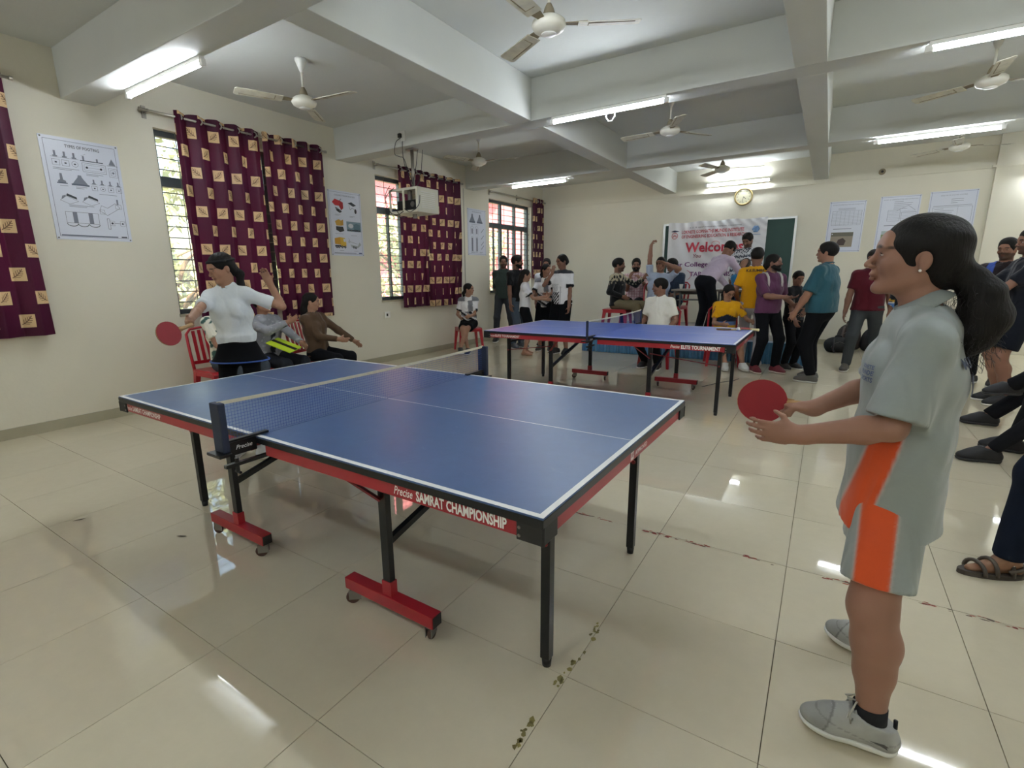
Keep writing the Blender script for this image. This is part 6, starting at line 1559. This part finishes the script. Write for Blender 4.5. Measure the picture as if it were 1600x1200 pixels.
# right side
person('man in maroon polo and grey jeans walking before the bags', (.50, 8.72), -92, 1.67, SK2, False, 1.06, head=(-20, -12), handR=(-.27, .10, .70), elbowR=(-1, -.3, 0), handL=(.28, -.05, .72), top='54121f', sleeve='short', bottom='434749', shoe='4a4742', group=G3, seed=71, footR=(-.16, .10, .085), footL=(.16, -.16, .085))
def stripe_sleeve(V, J):
    col = np.tile(L3('14161c'), (len(V), 1))
    for S in 'LR':
        a, b = J['sh'+S], J['el'+S]; d = b-a; t = ((V-a)@d)/(d@d); w0 = np.abs((V-J['P'])@J['la']) > .12
        col[w0 & (t > .42) & (t < .52)] = L3('d9a93a'); col[w0 & (t > .55) & (t < .62)] = L3('e3e3e3'); col[w0 & (t > .62) & (t < .72)] = L3('5b86c4')
    return col
person('youngster in dark tee with yellow, white and blue sleeve stripes behind the near player', (.86, 8.02), -110, 1.42, SK2, False, 1.0, top='14161c', topc=stripe_sleeve, sleeve='short', bottom='14161c', legs='shorts_long', group=G3, seed=72)
def vest(V, J):
    col = np.tile(L3('241a1c'), (len(V), 1)); y = (V-J['P'])@J['la']; fw = (V-J['C'])@J['fa']; w = (fw > -.02) & (np.abs(y+.10) < .035); col[w] = L3('3b55a0'); return col
person('bearded man in dark shirt with a blue strap, arms folded, at the far right', (1.72, 8.35), -118, 1.74, SK2, False, 1.0, head=(-6, -4), handL=(-.12, .22, 1.12), handR=(.12, .20, 1.16), elbowL=(.9, .5, -.4), elbowR=(-.9, .5, -.4), top='241a1c', topc=vest, sleeve='long', bottom='15161a', legs='slim', group=G3, seed=73, beard=.7)
person('young man in navy tee and dark shorts with folded arms at the right edge', (1.66, 7.22), -172, 1.78, SK2, False, 1.0, head=(4, -2), handL=(-.10, .24, 1.14), handR=(.10, .22, 1.18), elbowL=(.8, .5, -.5), elbowR=(-.8, .5, -.5), top='12151f', sleeve='short', bottom='171a22', legs='shorts', shoe='17181b', group=G3, seed=74, beard=.6)
def white_black(V, J):
    col = np.tile(L3('15161a'), (len(V), 1)); col[((V-J['P'])@J['f'] < .34) & (V[:, 2] > .40)] = L3('c9c9c9'); return col
seat(2.10, 6.12, 0, 180, 'red plastic chair at the right edge, seat just outside the frame')
person('seated person with one black shoe crossed over the other knee, at the right edge', (2.05, 6.10), 180, 1.70, SK1, False, 1.0, hipz=.53, lean=(-.1, 0), head=(20, 0), footR=(1.36, 6.16, .085, 'w'), footL=(1.44, 6.05, .40, 'w'), kneeL=(.7, .6, .8), foot_dirs=((.15, 1, -.05), (0, 1)), handL=(.15, .3, .7), handR=(-.1, .3, .72), top='cfcfd0', bottom='15161a', botc=white_black, shoe='1b1c20', sole='2c2d30', group=G3, seed=75)
seat(1.86, 4.96, 0, 180, 'red plastic chair in front of it, outside the right edge')
person('seated person whose black sneaker rests on the floor left of the jeans leg', (1.78, 4.95), 180, 1.70, SK1, False, 1.0, hipz=.53, footL=(1.135, 4.94, .085, 'w'), footR=(1.34, 5.32, .085, 'w'), handL=(.15, .3, .7), handR=(-.1, .3, .72), lean=(-.1, 0), top='3a3c44', bottom='16171b', legs='slim', shoe='141519', sole='222326', group=G3, seed=76)
def sandals(J, root, org, HB, hc):
    M_S = mat('sandal_leather', '4e453c', .6); M_SS = mat('sandal_sole', '3d362f', .7); s = J['s']
    for S in 'LR':
        an, fd = J['an'+S]-org, J['fd'+S]; sd = np.cross(V3(0, 0, 1), fd); pr_ = []
        for k in range(24):
            a = 2*PI*k/24; x = math.cos(a); y = math.sin(a); pr_.append((.052*x*(1-.12*y), .140*y))
        c = an+fd*.058*s-V3(0, 0, 1)*.083*s; M = Matrix((tuple(sd), tuple(fd), (0, 0, 1))).transposed().to_4x4(); M.translation = Vector(c)
        bm = bmesh.new(); prism(bm, pr_, 2, 0, .022); bmesh.ops.transform(bm, matrix=M, verts=bm.verts[:]); finish('sandal_sole', bm, M_SS, root)
        for a0, h0, w0 in ((.125, .050, .050), (.075, .066, .047), (.012, .082, .046)):
            bm = bmesh.new(); pts = []
            for k in range(11):
                t = PI*k/10; pts.append(tuple(an+fd*(a0-.01*math.cos(t))*s+sd*math.cos(t)*w0*s+V3(0, 0, 1)*(-.070+math.sin(t)*h0)*s))
            path(bm, pts, .009, 6); finish('sandal_strap', bm, M_S, root, True)
        bm = bmesh.new(); path(bm, [tuple(an+fd*.02*s+sd*.046*s-V3(0, 0, .045)), tuple(an-fd*.03*s+sd*.042*s-V3(0, 0, .030)), tuple(an-fd*.068*s-V3(0, 0, .028)), tuple(an-fd*.03*s-sd*.042*s-V3(0, 0, .030)), tuple(an+fd*.02*s-sd*.046*s-V3(0, 0, .045))], .009, 6); finish('heel_strap', bm, M_S, root, True)
person('standing person in dark blue jeans and brown strap sandals, cut by the right edge', (1.02, 3.12), 178, 1.74, '8f6a52', False, 1.0, footL=(.842, 3.06, .085, 'w'), footR=(1.12, 3.38, .085, 'w'), foot_dirs=((.5, 1), (-.1, 1)), handL=(.30, -.15, .85), top='3d4148', sleeve='short', bottom='141c2c', group=G3, seed=77, barefoot=True, extra=sandals, handR=(-.25, -.1, .85))

# bags heaped against the back wall
def bag(label, x, y, w, d, h, c1, c2, rz, seed):
    r = thing('backpack', label, 'bag', (x, y, 0), rz, 'bags by the back wall')
    F = Field((-w, -d, -.02), (w, d, h*1.3), .016); rd = np.random.RandomState(seed)
    F.ell((0, 0, h*.5), (w*.5, d*.5, h*.52), None, .0); F.cone((-w*.25, 0, h*.25), (w*.25, 0, h*.25), h*.27, h*.27, .06, ((0, 1, 0), .9)); F.ell((0, -d*.35, h*.35), (w*.33, d*.2, h*.25), None, .04)
    F.wrinkle(.007, 14, seed, 1); F.cutplane((0, 0, .004), (0, 0, -1))
    F.mesh('bag_body', mat('bag_'+c1, c1, .75, noise=.25, nscale=6), r, (0, 0, 0))
    bm = bmesh.new(); path(bm, [(-.05, 0, h*.96), (-.04, -.01, h*1.08), (0, -.015, h*1.12), (.04, -.01, h*1.08), (.05, 0, h*.96)], .012, 6); finish('handle', bm, mat('bag_'+c2, c2, .8), r, True)
    for q in (-1, 1):
        bm = bmesh.new(); path(bm, [(q*w*.2, -d*.32, h*.9), (q*w*.24, -d*.60, h*.6), (q*w*.26, -d*.66, h*.25), (q*w*.2, -d*.75, .02)], .016, 6); finish('strap', bm, mat('bag_'+c2, c2, .8), r, True)
    bm = bmesh.new(); path(bm, [(-w*.3, -d*.50, h*.35), (-w*.22, -d*.52, h*.62), (0, -d*.45, h*.74), (w*.22, -d*.52, h*.62), (w*.3, -d*.50, h*.35)], .004, 5); finish('zip', bm, M_GRILL, r)
    return r
bag('black backpack slumped on the floor nearest the stage corner', .26, 10.62, .42, .30, .26, '16171a', '202125', .2, 1)
bag('brown-grey backpack standing behind the black one by the back wall', .42, 11.05, .36, .28, .46, '3a3230', '544844', -.1, 2)
bag('black backpack in the middle of the bag heap', .82, 10.95, .44, .30, .44, '141518', '1c1d21', .1, 3)
bag('dark backpack at the right end of the heap, behind the maroon polo man', 1.25, 10.85, .42, .30, .40, '191a1f', '26272c', -.2, 4)
bag('small dark sports bag on the floor right of the heap', 1.72, 10.9, .45, .28, .28, '202228', '15161a', .15, 5)
fc = thing('cable', 'short thin black wire lying on the floor under the farther table', 'cable', (-1.2, 6.5, 0))
bm = bmesh.new(); path(bm, [(.02, .05, .003), (.08, .2, .003), (.18, .45, .003), (.30, .62, .003), (.34, .80, .003)], .004, 5); finish('wire', bm, M_CABLE, fc, True)
for i, (x, y, rz, lb) in enumerate([(-2.88, 1.18, .5, 'small dark brown scrap on the floor left of the near roller bar'), (-3.62, .95, 1.2, 'tiny brown scrap on the floor at the far left')]):
    k = Ink(); k.poly([(-.03, 0), (-.01, .008), (.02, .006), (.035, -.002), (.01, -.008), (-.015, -.005)], '4c4233'); d_ = k.build('scrap', Matrix.Translation((x, y, .002)) @ Matrix.Rotation(rz, 4, 'Z')); tag(d_, lb, 'litter')
for o in first: bpy.data.objects.remove(o)
